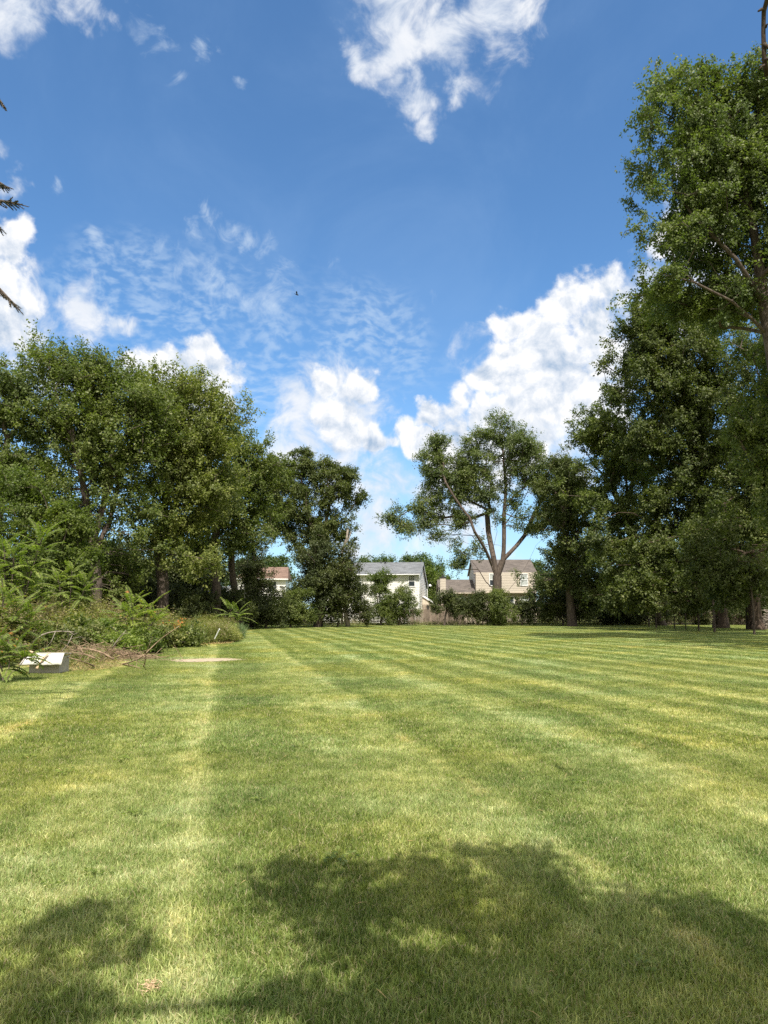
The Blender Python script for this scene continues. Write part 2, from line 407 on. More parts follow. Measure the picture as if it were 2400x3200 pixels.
def lawn_mat(name, blade):
    m, nt, N, L = nmat(name)
    g = N.new('ShaderNodeGroup'); g.node_tree = LAWN
    c = g.outputs[0]
    p = N.new('ShaderNodeBsdfPrincipled')
    o = N.new('ShaderNodeOutputMaterial')
    if blade:
        a = N.new('ShaderNodeAttribute'); a.attribute_name = 'rnd'
        c = mix(N, L, 1.0, c, ramp(N, L, a.outputs['Fac'], [(0, (.30, .36, .25)), (.42, (.85, .92, .75)), (.85, (1.4, 1.3, 1.2)), (1, (1.9, 1.7, 1.8))]), 'MULTIPLY')
        b = N.new('ShaderNodeAttribute'); b.attribute_name = 'dry'
        c = mix(N, L, b.outputs['Fac'], c, (.50, .42, .24))
        L.new(c, p.inputs['Base Color']); p.inputs['Roughness'].default_value = .45; p.inputs['Specular IOR Level'].default_value = .35
        t = N.new('ShaderNodeBsdfTranslucent'); L.new(mix(N, L, 1.0, c, (1.25, 1.25, .6), 'MULTIPLY'), t.inputs[0])
        ms = N.new('ShaderNodeMixShader'); ms.inputs[0].default_value = .35
        L.new(p.outputs[0], ms.inputs[1]); L.new(t.outputs[0], ms.inputs[2]); L.new(ms.outputs[0], o.inputs[0])
    else:
        gg = N.new('ShaderNodeNewGeometry')
        f = nz(N, L, gg.outputs['Position'], 26, 5, .7)
        c = mix(N, L, 1.0, c, ramp(N, L, f, [(.3, (.30, .30, .27)), (.7, (.80, .76, .66))]), 'MULTIPLY')
        L.new(c, p.inputs['Base Color']); p.inputs['Roughness'].default_value = .95; p.inputs['Specular IOR Level'].default_value = .1
        bp = N.new('ShaderNodeBump'); bp.inputs['Strength'].default_value = .6; bp.inputs['Distance'].default_value = .03
        L.new(f, bp.inputs['Height']); L.new(bp.outputs[0], p.inputs['Normal'])
        L.new(p.outputs[0], o.inputs[0])
    return m
lawnGround = lawn_mat('lawn_ground', False)
bladeM = lawn_mat('grass_blades', True)

# ------------------------------------------------------------------ ground
mb = MB()
nx = 40
xs = np.linspace(-600, 600, nx); ys = np.linspace(-200, 1200, nx)
gv = np.array([(x, y, 0) for y in ys for x in xs]); gf = np.array([(j*nx+i, j*nx+i+1, (j+1)*nx+i+1, (j+1)*nx+i) for j in range(nx-1) for i in range(nx-1)])
tag(mesh_np('lawn', gv, gf, lawnGround), kind='structure')

# ------------------------------------------------------------------ leaf and limb engines
def norm(a): return a / np.maximum(np.linalg.norm(a, axis=-1, keepdims=True), 1e-9)
def leaves_mesh(name, c, d, nrm, l, w, rnd, mat, parent, dry=None, origin=None, fold=.12):
    """kite-shaped leaves: c base point, d direction, nrm approximate normal"""
    d = norm(d); s = norm(np.cross(d, nrm)); n = np.cross(s, d)
    l = np.broadcast_to(l, (len(c),))[:, None]; w = np.broadcast_to(w, (len(c),))[:, None]
    a = c; t = c + d * l - n * l * fold
    m = c + d * l * .42
    p1 = m + s * w * .5 + n * l * fold * .6; p2 = m - s * w * .5 + n * l * fold * .6
    v = np.stack([a, p1, t, p2], 1).reshape(-1, 3)
    f = np.arange(len(c) * 4).reshape(-1, 4)
    if dry is None: dry = np.zeros(len(c))
    return mesh_np(name, v, f, mat, parent, {'rnd': rnd, 'dry': dry}, origin=origin)
def tubes_mesh(name, p0, p1, r0, r1, mat, parent, k=6, origin=None):
    p0, p1 = np.asarray(p0), np.asarray(p1); r0 = np.asarray(r0)[:, None, None]; r1 = np.asarray(r1)[:, None, None]
    d = norm(p1 - p0); ref = np.where(np.abs(d[:, 2:3]) > .9, np.array([[1., 0, 0]]), np.array([[0., 0, 1.]]))
    a = norm(np.cross(d, ref)); b = np.cross(d, a)
    t = np.linspace(0, 2 * np.pi, k, endpoint=False)
    ring = a[:, None, :] * np.cos(t)[None, :, None] + b[:, None, :] * np.sin(t)[None, :, None]
    A = p0[:, None, :] + ring * r0; B = p1[:, None, :] + ring * r1
    v = np.concatenate([A, B], 1).reshape(-1, 3)
    j = np.arange(k); q = np.stack([j, (j + 1) % k, k + (j + 1) % k, k + j], 1)
    f = (np.arange(len(p0)) * 2 * k)[:, None, None] + q[None]
    return mesh_np(name, v, f.reshape(-1, 4), mat, parent, smooth=True, origin=origin)
def resample(poly, step):
    poly = [np.asarray(p, float) for p in poly]; out = [poly[0]]
    # Catmull-Rom through the control points
    n = len(poly)
    for i in range(n - 1):
        p0, p1, p2, p3 = poly[max(i-1, 0)], poly[i], poly[i+1], poly[min(i+2, n-1)]
        m = max(1, int(np.linalg.norm(p2 - p1) / step))
        for j in range(1, m + 1):
            t = j / m
            out.append(.5 * ((2*p1) + (-p0+p2)*t + (2*p0-5*p1+4*p2-p3)*t*t + (-p0+3*p1-3*p2+p3)*t**3))
    return out
def sample_ells(ells, n, rng, shell=.45, clus=0):
    w = np.array([(e[3] * e[4] * e[5]) ** .75 for e in ells]); w /= w.sum()
    idx = rng.choice(len(ells), n, p=w)
    E = np.array(ells)[idx]
    u = norm(rng.normal(size=(n, 3))); r = rng.random(n) ** shell
    r *= 1 + rng.normal(size=n) * .07
    pts = E[:, :3] + u * r[:, None] * E[:, 3:6]
    if clus:   # gather tips into boughs
        k = max(3, n // 3); j = rng.integers(0, k, n)
        pts = pts[j] + rng.normal(size=(n, 3)) * clus * [1, 1, .6]; u, E = u[j], E[j]
    return pts, norm(u / E[:, 3:6] * E[:, 3:6].mean(1, keepdims=True)), r
def skeleton(base, limbs, tips, rng, alpha=.35, step=1.0, wig=.12):
    """limbs: polylines (first starts at the base). returns nodes, parent index"""
    nodes, par, path = [], [], []
    def addpoly(poly, par0):
        pi = par0
        for p in poly:
            if pi is not None and np.linalg.norm(p - nodes[pi]) < 1e-6: continue
            nodes.append(p); par.append(-1 if pi is None else pi)
            path.append(0 if pi is None else path[pi] + np.linalg.norm(p - nodes[pi])); pi = len(nodes) - 1
        return pi
    addpoly(resample(limbs[0], step), None)
    for lb in limbs[1:]:
        q = resample(lb, step); A = np.array(nodes); k = int(np.argmin(np.linalg.norm(A - q[0], axis=1)))
        addpoly(q, k)
    order = np.argsort(np.linalg.norm(tips - np.asarray(base), axis=1))
    cap = len(nodes) + len(tips) * 12
    A = np.zeros((cap, 3)); A[:len(nodes)] = nodes; H = np.zeros(cap); H[:len(nodes)] = path
    parr = list(par); n = len(nodes); tipidx = []
    zlo = limbs[0][-1][2] * .55
    for i in order:
        p = tips[i]
        dd = np.linalg.norm(A[:n] - p, axis=1)
        cost = dd + alpha * H[:n] + np.where(A[:n, 2] > p[2] + .3, (A[:n, 2] - p[2]) * .8, 0) + np.where(A[:n, 2] < min(zlo, p[2] - .01), 1.5, 0)
        k = int(np.argmin(cost)); q0 = A[k].copy(); L_ = dd[k]; m = max(1, min(10, int(L_ / step)))
        side = rng.normal(size=3) * wig * L_
        pk = k
        for j in range(1, m + 1):
            t = j / m; q = q0 + (p - q0) * t + side * math.sin(math.pi * t) * .5 + np.array([0, 0, 1]) * math.sin(math.pi * t) * L_ * .06
            A[n] = q; H[n] = H[pk] + np.linalg.norm(q - A[pk]); parr.append(pk); pk = n; n += 1
        tipidx.append(pk)
    return A[:n], np.array(parr[:n]), np.array(tipidx), order
def tree(name, label, cat, base, ells, ntips, nleaf, lsize, mat, bark, seed, limbs=None, group=None, trunk_r=None, rtip=.016,
         spray=.75, up=.35, alpha=.35, shell=.45, droop=0.0, extra=None, wig=.12, trunk_name='trunk', dry=0.0, bare=0, spread=.75, nsub=6, crown='crown', leafw=.62, more=None, clus=.6):
    rng = np.random.default_rng(seed)
    base = np.asarray(base, float); T = thing(name, label, cat, tuple(base), group=group)
    tips, outw, rr = sample_ells(ells, ntips, rng, shell, clus=spray * clus)
    if more:
        t2, o2, _ = sample_ells(more[0], more[1], rng, shell, clus=spray * .75)
        tips = np.concatenate([tips, t2]); outw = np.concatenate([outw, o2])
    tips[:, 2] = np.maximum(tips[:, 2], .25)
    cc = np.array([e[:3] for e in ells]).mean(0)
    if limbs is None:
        top = base + (cc - base) * .45 + np.array([0, 0, 0]); top[2] = max(.5, cc[2] * .45)
        limbs = [[base, base + (top - base) * .5 + rng.normal(size=3) * [.15, .15, 0], top, cc]]
    A, par, tipi, order = skeleton(base, limbs, tips, rng, alpha=alpha, wig=wig)
    cnt = np.zeros(len(A)); cnt[tipi] = 1
    for i in range(len(A) - 1, 0, -1): cnt[par[i]] += cnt[i]
    rad = rtip * np.maximum(cnt, 1) ** .5
    if trunk_r is not None: rad *= 1; rad = np.where(rad > .35 * trunk_r, .35 * trunk_r + (rad - .35 * trunk_r) * (.65 * trunk_r) / max(rad[0] - .35 * trunk_r, .01), rad) if rad[0] > trunk_r * .36 else rad * trunk_r / rad[0]
    i = np.arange(1, len(A)); r1 = rad[i]; r0 = np.minimum(rad[par[i]], rad[i] * 1.12 + .003)
    # root flare
    z = A[par[i], 2] - base[2]; fl = 1 + .3 * np.exp(-z / .3) * (rad[par[i]] > .12)
    z1 = A[i, 2] - base[2]; fl1 = 1 + .3 * np.exp(-z1 / .3) * (rad[i] > .12)
    pts0, pts1, q0, q1 = A[par[i]].copy(), A[i].copy(), r0 * fl, r1 * fl1
    pts0 -= norm(pts1 - pts0) * np.minimum(q0, .5)[:, None] * .25
    if bare:
        k = rng.choice(len(A) - 1, bare) + 1; dirs = norm(rng.normal(size=(bare, 3)) + [0, 0, .2]); ln = rng.uniform(.6, 1.8, bare)
        a0 = A[k]; a1 = a0 + dirs * ln[:, None] * .5; a2 = a1 + norm(dirs + rng.normal(size=(bare, 3)) * .5) * ln[:, None] * .5
        pts0 = np.concatenate([pts0, a0, a1]); pts1 = np.concatenate([pts1, a1, a2])
        q0 = np.concatenate([q0, np.full(bare, .018), np.full(bare, .012)]); q1 = np.concatenate([q1, np.full(bare, .012), np.full(bare, .005)])
    tubes_mesh(trunk_name, pts0, pts1, q0, q1, bark, T, origin=base, k=8 if (trunk_r or 0) > .25 else 5)
    # leaf sprays
    t = A[tipi]; ow = outw[order]
    ax = norm(ow * .8 + np.array([0, 0, up]) + rng.normal(size=ow.shape) * .25)
    nl = nleaf; n = len(t)
    sub = norm(ax[:, None, :] + rng.normal(size=(n, nsub, 3)) * spread); sub[:, :, 2] -= droop
    ln = spray * rng.uniform(.55, 1.25, (n, nsub))
    per = max(1, nl // nsub)
    u = rng.uniform(.08, 1.0, (n, nsub, per))
    st = t[:, None, None, :] - ax[:, None, None, :] * .25 * spray + rng.normal(size=(n, nsub, 1, 3)) * spray * .16
    c = st + sub[:, :, None, :] * (u * ln[:, :, None])[..., None] + rng.normal(size=(n, nsub, per, 3)) * lsize * .55
    c[..., 2] -= droop * u * u * .5
    d = norm(sub[:, :, None, :] * .6 + rng.normal(size=c.shape) * .8 + [0, 0, -.25])
    nr = norm(rng.normal(size=c.shape) * .5 + [0, 0, .75] + ow[:, None, None, :] * .55)
    c = c.reshape(-1, 3); d = d.reshape(-1, 3); nr = nr.reshape(-1, 3)
    c[:, 2] = np.maximum(c[:, 2], .04)
    l = lsize * rng.uniform(.65, 1.3, len(c)); rnd = np.clip(rng.beta(2.2, 2.6, len(c)) + np.repeat(rng.normal(size=n) * .08, nsub * per), 0, 1)
    dr = (rng.random(len(c)) < dry).astype(float) * rng.random(len(c))
    if extra is not None:
        c2, d2, n2, l2, w2, r2, dr2 = extra
        w = np.concatenate([l * leafw, w2]); c = np.concatenate([c, c2]); d = np.concatenate([d, d2]); nr = np.concatenate([nr, n2]); l = np.concatenate([l, l2]); rnd = np.concatenate([rnd, r2]); dr = np.concatenate([dr, dr2])
    else: w = l * leafw
    leaves_mesh(crown, c, d, nr, l, w, rnd, mat, T, dr, origin=base)
    return T
def E(dx, dy, depth, rx, ry, rd=None):
    """ellipsoid from its look at a given depth, radii given on the same grid"""
    p = P(dx, dy, depth); k = pxm(math.hypot(depth, p[2] - EYE))
    return (p[0], p[1], p[2], rx * k, (rd if rd else (rx + ry) * .5 * k), ry * k)
def PL(pts, depth, dd=None):
    return [P(a, b, depth + (dd[i] if dd else 0)) for i, (a, b) in enumerate(pts)]
def ground_at(dx, depth):
    return np.array([(dx - CX) / FPX * depth / math.cos(PITCH) * .9905, depth, 0.0])

# ------------------------------------------------------------------ the tree line on the left
LT = 'maples in the row along the left of the lawn'
def base_of(dx, depth):
    p = P(dx, 1317, depth); return np.array([p[0], depth, 0.0])
D = 43
b = base_of(207, D)
tree('maple_tree', 'tallest maple of the left row, with a forked dark trunk and uneven leafy top', 'tree', b,
     [E(215,960,D,90,70),E(120,790,D,50,42),E(175,800,D,60,50),E(245,810,D,55,48),E(150,880,D,85,70),E(240,900,D,85,70),E(310,880,D,55,60),E(110,950,D,60,55),E(300,980,D,70,65),E(210,1010,D+1,80,60),E(120,1050,D-1,60,50),E(290,1090,D,60,55),E(180,1120,D+1,60,40),E(120,1130,D-2,50,40),E(300,1170,D-1,50,40),E(160,1200,D+2,60,40),E(265,1230,D+2,50,40)],
     820, 135, .165, leafA, barkM, 1, limbs=[[b, P(208,1260,D), P(200,1190,D), P(215,1120,D), P(240,1020,D), P(235,900,D), P(230,820,D)],
        [P(205,1190,D), P(235,1130,D+.5), P(258,1040,D+1), P(285,950,D+1), P(300,860,D)], [P(200,1180,D), P(188,1090,D), P(165,980,D-1), P(140,860,D), P(125,780,D)]], group=LT, trunk_r=.36, rtip=.013, bare=60, spray=1.05, up=.75, spread=.55)
D = 42
b = base_of(-40, D)
tree('maple_tree', 'maple at the left edge of the photo with a thin see-through crown', 'tree', b,
     [E(20,830,D,45,45),E(-30,900,D,60,70),E(40,910,D,45,40),E(-10,1000,D,60,60),E(50,990,D,50,45),E(30,1060,D,55,40)], 330, 130, .16, leafG, barkM, 2, group=LT, trunk_r=.35, bare=30)
D = 47
b = base_of(350, D)
tree('maple_tree', 'broad maple of the left row with a pale grey trunk low between dark shrubs', 'tree', b,
     [E(335,850,D,36,40),E(405,960,D,80,60),E(375,850,D,60,50),E(430,850,D,50,45),E(340,910,D,60,55),E(430,920,D,75,60),E(480,880,D,30,28),E(380,1000,D,80,65),E(470,980,D,45,45),E(440,1060,D,70,50),E(360,1090,D,70,60),E(400,1150,D,60,45),E(310,1170,D-1,45,40),E(420,1215,D-1,50,40),E(300,1230,D+1,44,34)],
     740, 135, .165, leafF, barkM, 3, limbs=[[b, P(352,1260,D), P(345,1200,D), P(352,1120,D), P(370,1020,D), P(390,880,D)], [P(350,1150,D), P(392,1060,D), P(440,960,D), P(475,890,D)], [P(350,1250,D), P(375,1180,D+1), P(420,1110,D+1), P(460,1040,D)]], group=LT, trunk_r=.40, rtip=.013, bare=80, spray=1.05, up=.7, spread=.55)
D = 55
b = base_of(470, D)
tree('maple_tree', 'sunlit maple sloping down at the right end of the left row, before the leaning tree', 'tree', b,
     [E(480,940,D,40,40),E(590,1010,D,26,34),E(575,1100,D,30,40),E(560,1160,D,24,26),E(500,975,D,40,35),E(545,975,D,38,32),E(520,1030,D,55,45),E(460,1040,D,50,45),E(500,1090,D,60,45),E(560,1050,D,35,38),E(450,1120,D,45,40),E(545,1110,D,40,30),E(430,1190,D,40,36),E(495,1170,D,36,26)],
     520, 130, .175, leafA, barkM, 4, limbs=[[b, P(468,1270,D), P(462,1200,D), P(470,1130,D), P(500,1050,D), P(520,980,D)], [P(465,1210,D), P(440,1130,D), P(430,1060,D)]], group=LT, trunk_r=.33, rtip=.013, bare=80, spray=1.0, up=.7, spread=.55)
D = 58
b = base_of(520, D)
tree('maple_tree', 'slender half-bare maple with sky showing through, between the row and the leaning tree', 'tree', b,
     [E(515,1140,D,36,30),E(500,1190,D,26,22),E(555,1130,D,30,26)], 70, 80, .16, leafC, barkM, 5,
     limbs=[[b, P(505,1260,D), P(500,1200,D), P(520,1120,D)], [P(503,1240,D), P(545,1190,D), P(580,1150,D), P(610,1100,D)]], trunk_r=.28, bare=70, group=LT)
D = 67
b = base_of(688, D)
tree('maple_tree', 'dark leaning tree with a drooping right side, between the brown roof and the white house', 'tree', b,
     [E(620,1040,D,40,45),E(650,1010,D,40,38),E(700,1025,D,40,32),E(740,1030,D,28,28),E(665,1080,D,55,45),E(735,1070,D,45,35),E(775,1075,D,20,22),E(620,1110,D,38,36),E(690,1130,D,45,34),E(784,1085,D,16,20),E(752,1150,D,16,34),E(725,1120,D,26,30),E(660,990,D,26,26),E(700,1000,D,22,22),E(760,1015,D,14,16),E(592,1010,D,26,36),E(590,1090,D,26,40),E(612,1140,D,32,28),E(650,1160,D,36,30),E(700,1170,D,30,30)],
     820, 120, .165, leafH, barkM, 6, limbs=[[b, P(690,1280,D), P(692,1200,D), P(700,1150,D), P(712,1090,D), P(735,1020,D)], [P(694,1190,D), P(665,1110,D), P(650,1030,D)], [P(700,1150,D), P(745,1120,D), P(775,1070,D)], [P(690,1240,D), P(640,1180,D+1), P(600,1120,D+1)]], trunk_r=.36, rtip=.012, bare=50, droop=.3, up=.3, clus=.35)
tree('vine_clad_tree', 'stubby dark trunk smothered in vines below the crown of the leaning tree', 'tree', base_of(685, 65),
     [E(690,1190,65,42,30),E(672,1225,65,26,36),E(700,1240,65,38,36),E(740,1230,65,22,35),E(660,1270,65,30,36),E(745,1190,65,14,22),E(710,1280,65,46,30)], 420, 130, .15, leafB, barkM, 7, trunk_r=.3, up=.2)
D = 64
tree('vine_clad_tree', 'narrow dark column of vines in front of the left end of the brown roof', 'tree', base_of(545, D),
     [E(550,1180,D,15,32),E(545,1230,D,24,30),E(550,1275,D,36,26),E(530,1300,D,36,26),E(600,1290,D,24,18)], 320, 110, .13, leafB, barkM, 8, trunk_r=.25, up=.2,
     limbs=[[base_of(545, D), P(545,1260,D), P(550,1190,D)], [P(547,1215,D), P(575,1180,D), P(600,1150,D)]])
b = base_of(752, 66)
T = thing('bare_dead_tree', 'pale bare leaning stem with peeling bark right of the vine-clad trunk', 'dead tree', tuple(b))
mb = MB(); pts = [p - b for p in resample([b, P(738,1260,66), P(737,1215,66), P(741,1185,66), P(749,1163,66), P(752,1140,66)], .8)]
mb.tube([tuple(p) for p in pts], list(np.linspace(.24, .09, len(pts))), 8); mb.build('trunk', greywoodM, T, True)
mb = MB(); p1 = P(742,1182,66) - b; mb.tube([tuple(p1), tuple(p1 + [.5, 0, .8]), tuple(p1 + [.7, .1, 1.5])], [.07, .05, .02], 6); mb.build('limb', greywoodM, T, True)

# ------------------------------------------------------------------ lone maple at the end of the lawn
D = 72
def q6(x, y): return (794.9 + x * .27086, 864 + y * .27086)
def L6(pts, dd=None): return PL([q6(*p) for p in pts], D, dd)
def E6(x, y, rx, ry): a = q6(x, y); return E(a[0], a[1], D, rx * .27086, ry * .27086)
b = base_of(q6(1010, 0)[0], D)
tree('silver_maple', 'large lone silver maple with an open fan of thick limbs before the tan house', 'tree', b,
     [E6(1060,230,130,130),E6(1120,360,200,150),E6(570,400,110,120),E6(500,520,130,120),E6(700,480,130,100),E6(880,480,150,120),E6(1290,420,120,120),E6(1400,540,110,110),E6(1200,560,150,70),
      E6(640,640,180,90),E6(820,640,130,60),E6(430,850,170,75),E6(210,930,90,60),E6(330,1010,140,65),E6(500,960,110,80),E6(720,760,130,60),E6(860,760,110,60),E6(1340,660,130,80),E6(1470,720,110,120),
      E6(1410,900,110,90),E6(720,1130,90,45),E6(760,1230,100,45),E6(730,1320,90,40),E6(1180,860,90,45),E6(1340,1010,80,60),E6(1520,980,80,90),E6(1020,620,120,60),E6(970,880,70,30),E6(560,1080,80,45),E6(760,900,110,60),E6(620,900,100,60),E6(1000,760,100,60),E6(1120,700,80,60),E6(1250,850,80,50),E6(690,1000,70,40),E6(880,330,90,90),E6(1240,300,90,90),E6(780,560,120,90),E6(1480,620,90,90),E6(1560,800,90,120),E6(540,760,140,80),E6(900,700,110,50),E6(1150,800,90,50),E6(1270,930,90,40),E6(800,960,90,40),E6(1000,950,60,30),E6(1200,980,60,30),E6(1420,800,90,90),E6(1590,930,80,90),E6(860,1200,70,30),E6(1600,640,80,90),E6(1640,780,80,110),E6(1540,540,90,80),E6(1180,1420,50,40),E6(900,1100,50,25)],
     2100, 66, .165, leafG, barkM, 10,
     limbs=[[b, *L6([(1015,1650),(1030,1500),(1030,1400)]), *L6([(1075,1280),(1085,1100),(1085,900),(1100,700),(1080,480),(1070,280)])],
            L6([(1025,1420),(990,1320),(930,1180),(850,1050),(810,940),(740,850),(620,660),(560,480)], [0,0,-1,-2,-2,-2,-2,-2]),
            L6([(1025,1400),(1000,1250),(960,1050),(950,900),(920,800),(870,650),(850,500)], [0,0,1,1,2,2,2]),
            L6([(1072,1280),(1130,1220),(1250,1080),(1330,900),(1400,780),(1440,640)], [0,0,1,1,1,1]),
            L6([(1020,1620),(1110,1530),(1200,1420),(1280,1290),(1340,1160),(1420,1080),(1500,1040)], [0,-1,-1,-2,-2,-2,-2]),
            L6([(1015,1520),(940,1450),(880,1350),(800,1250),(720,1200),(600,1150),(480,1100),(330,1020),(220,950)], [0,-1,-1,-2,-2,-3,-3,-3,-3]),
            L6([(960,1240),(900,1180),(830,1080),(700,1030),(560,960)], [0,1,1,2,2]),
            L6([(1000,1180),(1030,1050),(1000,900),(1045,780),(1000,600)], [0,-1,-1,-2,-2]),
            L6([(1085,1000),(1160,900),(1250,780),(1300,640),(1290,480)], [0,1,2,2,2])],
     trunk_r=.46, rtip=.009, bare=260, clus=.3, spray=.85, alpha=.2, wig=.16, nsub=6, spread=.8)

# ------------------------------------------------------------------ right-hand trees
RT = 'big trees along the right of the lawn'
D = 68
tree('shade_tree', 'dark tree hung with vines just right of the lone maple and tan house', 'tree', base_of(1235, D),
     [E(1225,1010,D,45,45),E(1190,1050,D,30,30),E(1240,1080,D,50,50),E(1200,1120,D,32,36),E(1250,1160,D,50,60),E(1200,1200,D,28,50),E(1230,1250,D,45,50),E(1180,1260,D,20,40),E(1280,1280,D,50,50)],
     560, 120, .17, leafH, barkM, 20, group=RT, trunk_r=.4, droop=.15)
D = 62
tree('shade_tree', 'mid-sized tree with sunny left edge beside the big dark dome on the right', 'tree', base_of(1427, 71),
     [E(1280,930,D,36,36),E(1320,890,D,50,60),E(1290,1000,D,50,50),E(1340,1000,D,60,80),E(1280,1080,D,50,50),E(1340,1120,D,70,70),E(1400,1180,D,60,60),E(1340,1210,D,50,40),E(1400,1020,D+4,70,90),E(1330,1280,D+3,60,36),E(1430,1250,D+5,60,50)],
     760, 140, .19, leafA, barkM, 21, group=RT, trunk_r=.45)
D = 57
tree('shade_tree', 'huge dome-shaped tree behind the middle thick trunk on the right', 'tree', base_of(1555, 62),
     [E(1330,800,D,36,36),E(1380,690,D,36,45),E(1410,760,D,50,60),E(1385,720,D,40,55),E(1420,670,D,40,45),E(1480,650,D,50,40),E(1390,830,D,70,70),E(1470,760,D,80,90),E(1560,700,D,70,70),E(1450,900,D,90,90),E(1540,860,D,90,90),E(1400,960,D,70,60),E(1500,1000,D,90,80),E(1590,1000,D,70,100),
      E(1470,1110,D,90,70),E(1560,1130,D,80,80),E(1440,1200,D-2,70,60),E(1340,1270,D,45,45),E(1400,1280,D-3,60,36),E(1480,1270,D-3,60,40),E(1560,1250,D-3,50,40),E(1330,1300,D-3,45,28),E(1420,1312,D-4,50,20),E(1500,1300,D-4,50,24),E(1380,1230,D-2,60,50),E(1590,1180,D,60,60),E(1300,1180,D,45,60)],
     1600, 150, .20, leafH, barkR, 22, group=RT, trunk_r=.62, spray=.95, limbs=[[base_of(1555, 62), base_of(1555, 62) + [0,0,2.5], P(1530,1150,60), P(1500,1000,58), P(1470,800,57)]])
D = 50
tree('shade_tree', 'massive tree on the flared shaggy trunk nearest the right edge of the photo', 'tree', base_of(1630, 57),
     [E(1640,780,D,50,80),E(1660,900,D,70,80),E(1620,960,D,60,60),E(1680,1020,D,80,80),E(1600,1060,D,60,60),E(1640,1120,D,70,60),E(1550,1130,D-2,50,40),E(1510,1170,D-4,50,36),E(1560,1220,D-4,60,40),E(1640,1210,D-3,60,40),E(1500,1240,D-4,36,28),E(1590,1270,D-3,50,30),E(1660,1255,D-4,40,24)],
     760, 120, .18, leafH, barkR, 23, group=RT, trunk_r=.62, spray=1.0, droop=.15, limbs=[[base_of(1630, 57), base_of(1630, 57) + [-.1,0,2.2], P(1640,1150,55), P(1650,1000,52), P(1650,800,50)], [base_of(1630, 57) + [-.05,0,1.2], P(1600,1230,56), P(1580,1100,54)]])
D = 30
b = np.array([17.6, 31.0, 0])
tree('shade_tree', 'towering maple whose airy crown reaches in highest over the right side', 'tree', b,
     [E(1475,150,D,38,34),E(1440,195,D,34,28),E(1540,165,D,42,34),E(1420,250,D-1,40,22),E(1380,275,D-1,30,12),E(1500,240,D,60,50),E(1590,230,D,60,60),E(1650,180,D,40,60),E(1460,330,D,52,36),E(1410,365,D,30,16),E(1550,340,D,70,50),E(1640,330,D+2,60,70),
      E(1430,430,D,40,30),E(1500,430,D,60,44),E(1410,500,D,22,22),E(1460,500,D,44,32),E(1580,450,D+2,80,50),E(1400,585,D-1,26,12),E(1450,590,D,52,20),E(1530,560,D+2,60,26),E(1620,570,D+2,60,50),E(1430,620,D,40,16),E(1560,640,D+1,60,30),E(1680,420,D,40,100),E(1700,250,D,40,100),E(1520,480,D+1,70,60),E(1600,380,D+1,70,60),E(1520,640,D+2,80,40),E(1600,650,D+2,70,50),E(1450,640,D+2,50,30),E(1540,280,D+1,60,50)],
     1250, 140, .13, leafG, barkM, 24, group=RT, more=([(17.2,22.6,14,3.2,4,3),(19.2,27,17,3,4,3),(17.8,25.5,18.5,2.4,3,3),(21.6,33,18,3,3.5,3),(20.5,26,13,3.5,4,3)], 420),
     limbs=[[b, b + [0,-.2,4], P(1690,900,31), P(1650,650,31), P(1625,480,31), P(1590,330,30), P(1560,220,30)], [P(1652,660,31), P(1590,560,30), P(1500,470,30), P(1450,400,30)], [P(1640,600,31), P(1620,420,32), P(1605,300,32), P(1620,180,32)],
            [P(1620,460,31), P(1560,380,30), P(1500,300,30), P(1430,260,29), P(1370,278,29)], [P(1655,720,31), P(1580,650,30), P(1500,610,30), P(1420,590,29)]],
     trunk_r=.34, rtip=.008, alpha=.25, spray=.80, bare=60, droop=.2, nsub=5, spread=.42, up=.05, shell=.6)
b = np.array([21.5, 37.0, 0])
tree('shade_tree', 'brighter leafy boughs reaching in from the right edge in front of the dark dome', 'tree', b,
     [E(1640,860,36,36,40),E(1620,930,36,30,30),E(1690,900,37,60,120),E(1660,1000,36,40,60),E(1720,760,37,60,100),E(1700,1090,36,50,60)],
     420, 130, .15, leafA, barkM, 25, more=([(19.8,28,20,2.8,4,3),(23.5,36,20,3,4,3),(22.3,34,14,3,4,3),(27,44,20,3.5,4,3),(24.5,40,12,3.5,4,3)], 420), group=RT, trunk_r=.4, spray=.7, droop=.15)
# slim saplings under the right canopy: (grid x, depth, height, thickness)
for i, (dx, dep, h, r, lab) in enumerate([
        (1626, 45.5, 4.2, .075, 'slim dark sapling right before the flared shaggy trunk'),
        (1541, 50.5, 4.0, .085, 'slim sapling standing just left of the middle thick trunk'),
        (1507, 54.0, 4.2, .070, 'slim pale-stemmed sapling between the two farther thick trunks'),
        (1479, 57.0, 2.6, .045, 'small leafy low sapling with a twiggy base under the dark dome'),
        (1455, 58.0, 3.4, .050, 'very thin sapling just right of the farthest thick trunk'),
        (1416, 62.0, 4.2, .075, 'upright thin sapling just left of the farthest thick trunk'),
        (1400, 64.0, 3.6, .045, 'thinnest sapling, leftmost of those under the right canopy')]):
    p = base_of(dx, dep)
    tree('sapling', lab, 'sapling', p, [(p[0], p[1], h * .86, .7, .7, h * .16), (p[0] + .4, p[1], h * .95, .7, .7, .5)], 34, 50, .12, leafB, barkM, 60 + i,
         limbs=[[p, p + [.04, 0, h * .4], p + [-.03, 0, h * .75], p + [0, 0, h]]], trunk_r=r, rtip=.008, group='saplings under the right canopy', spray=.5)

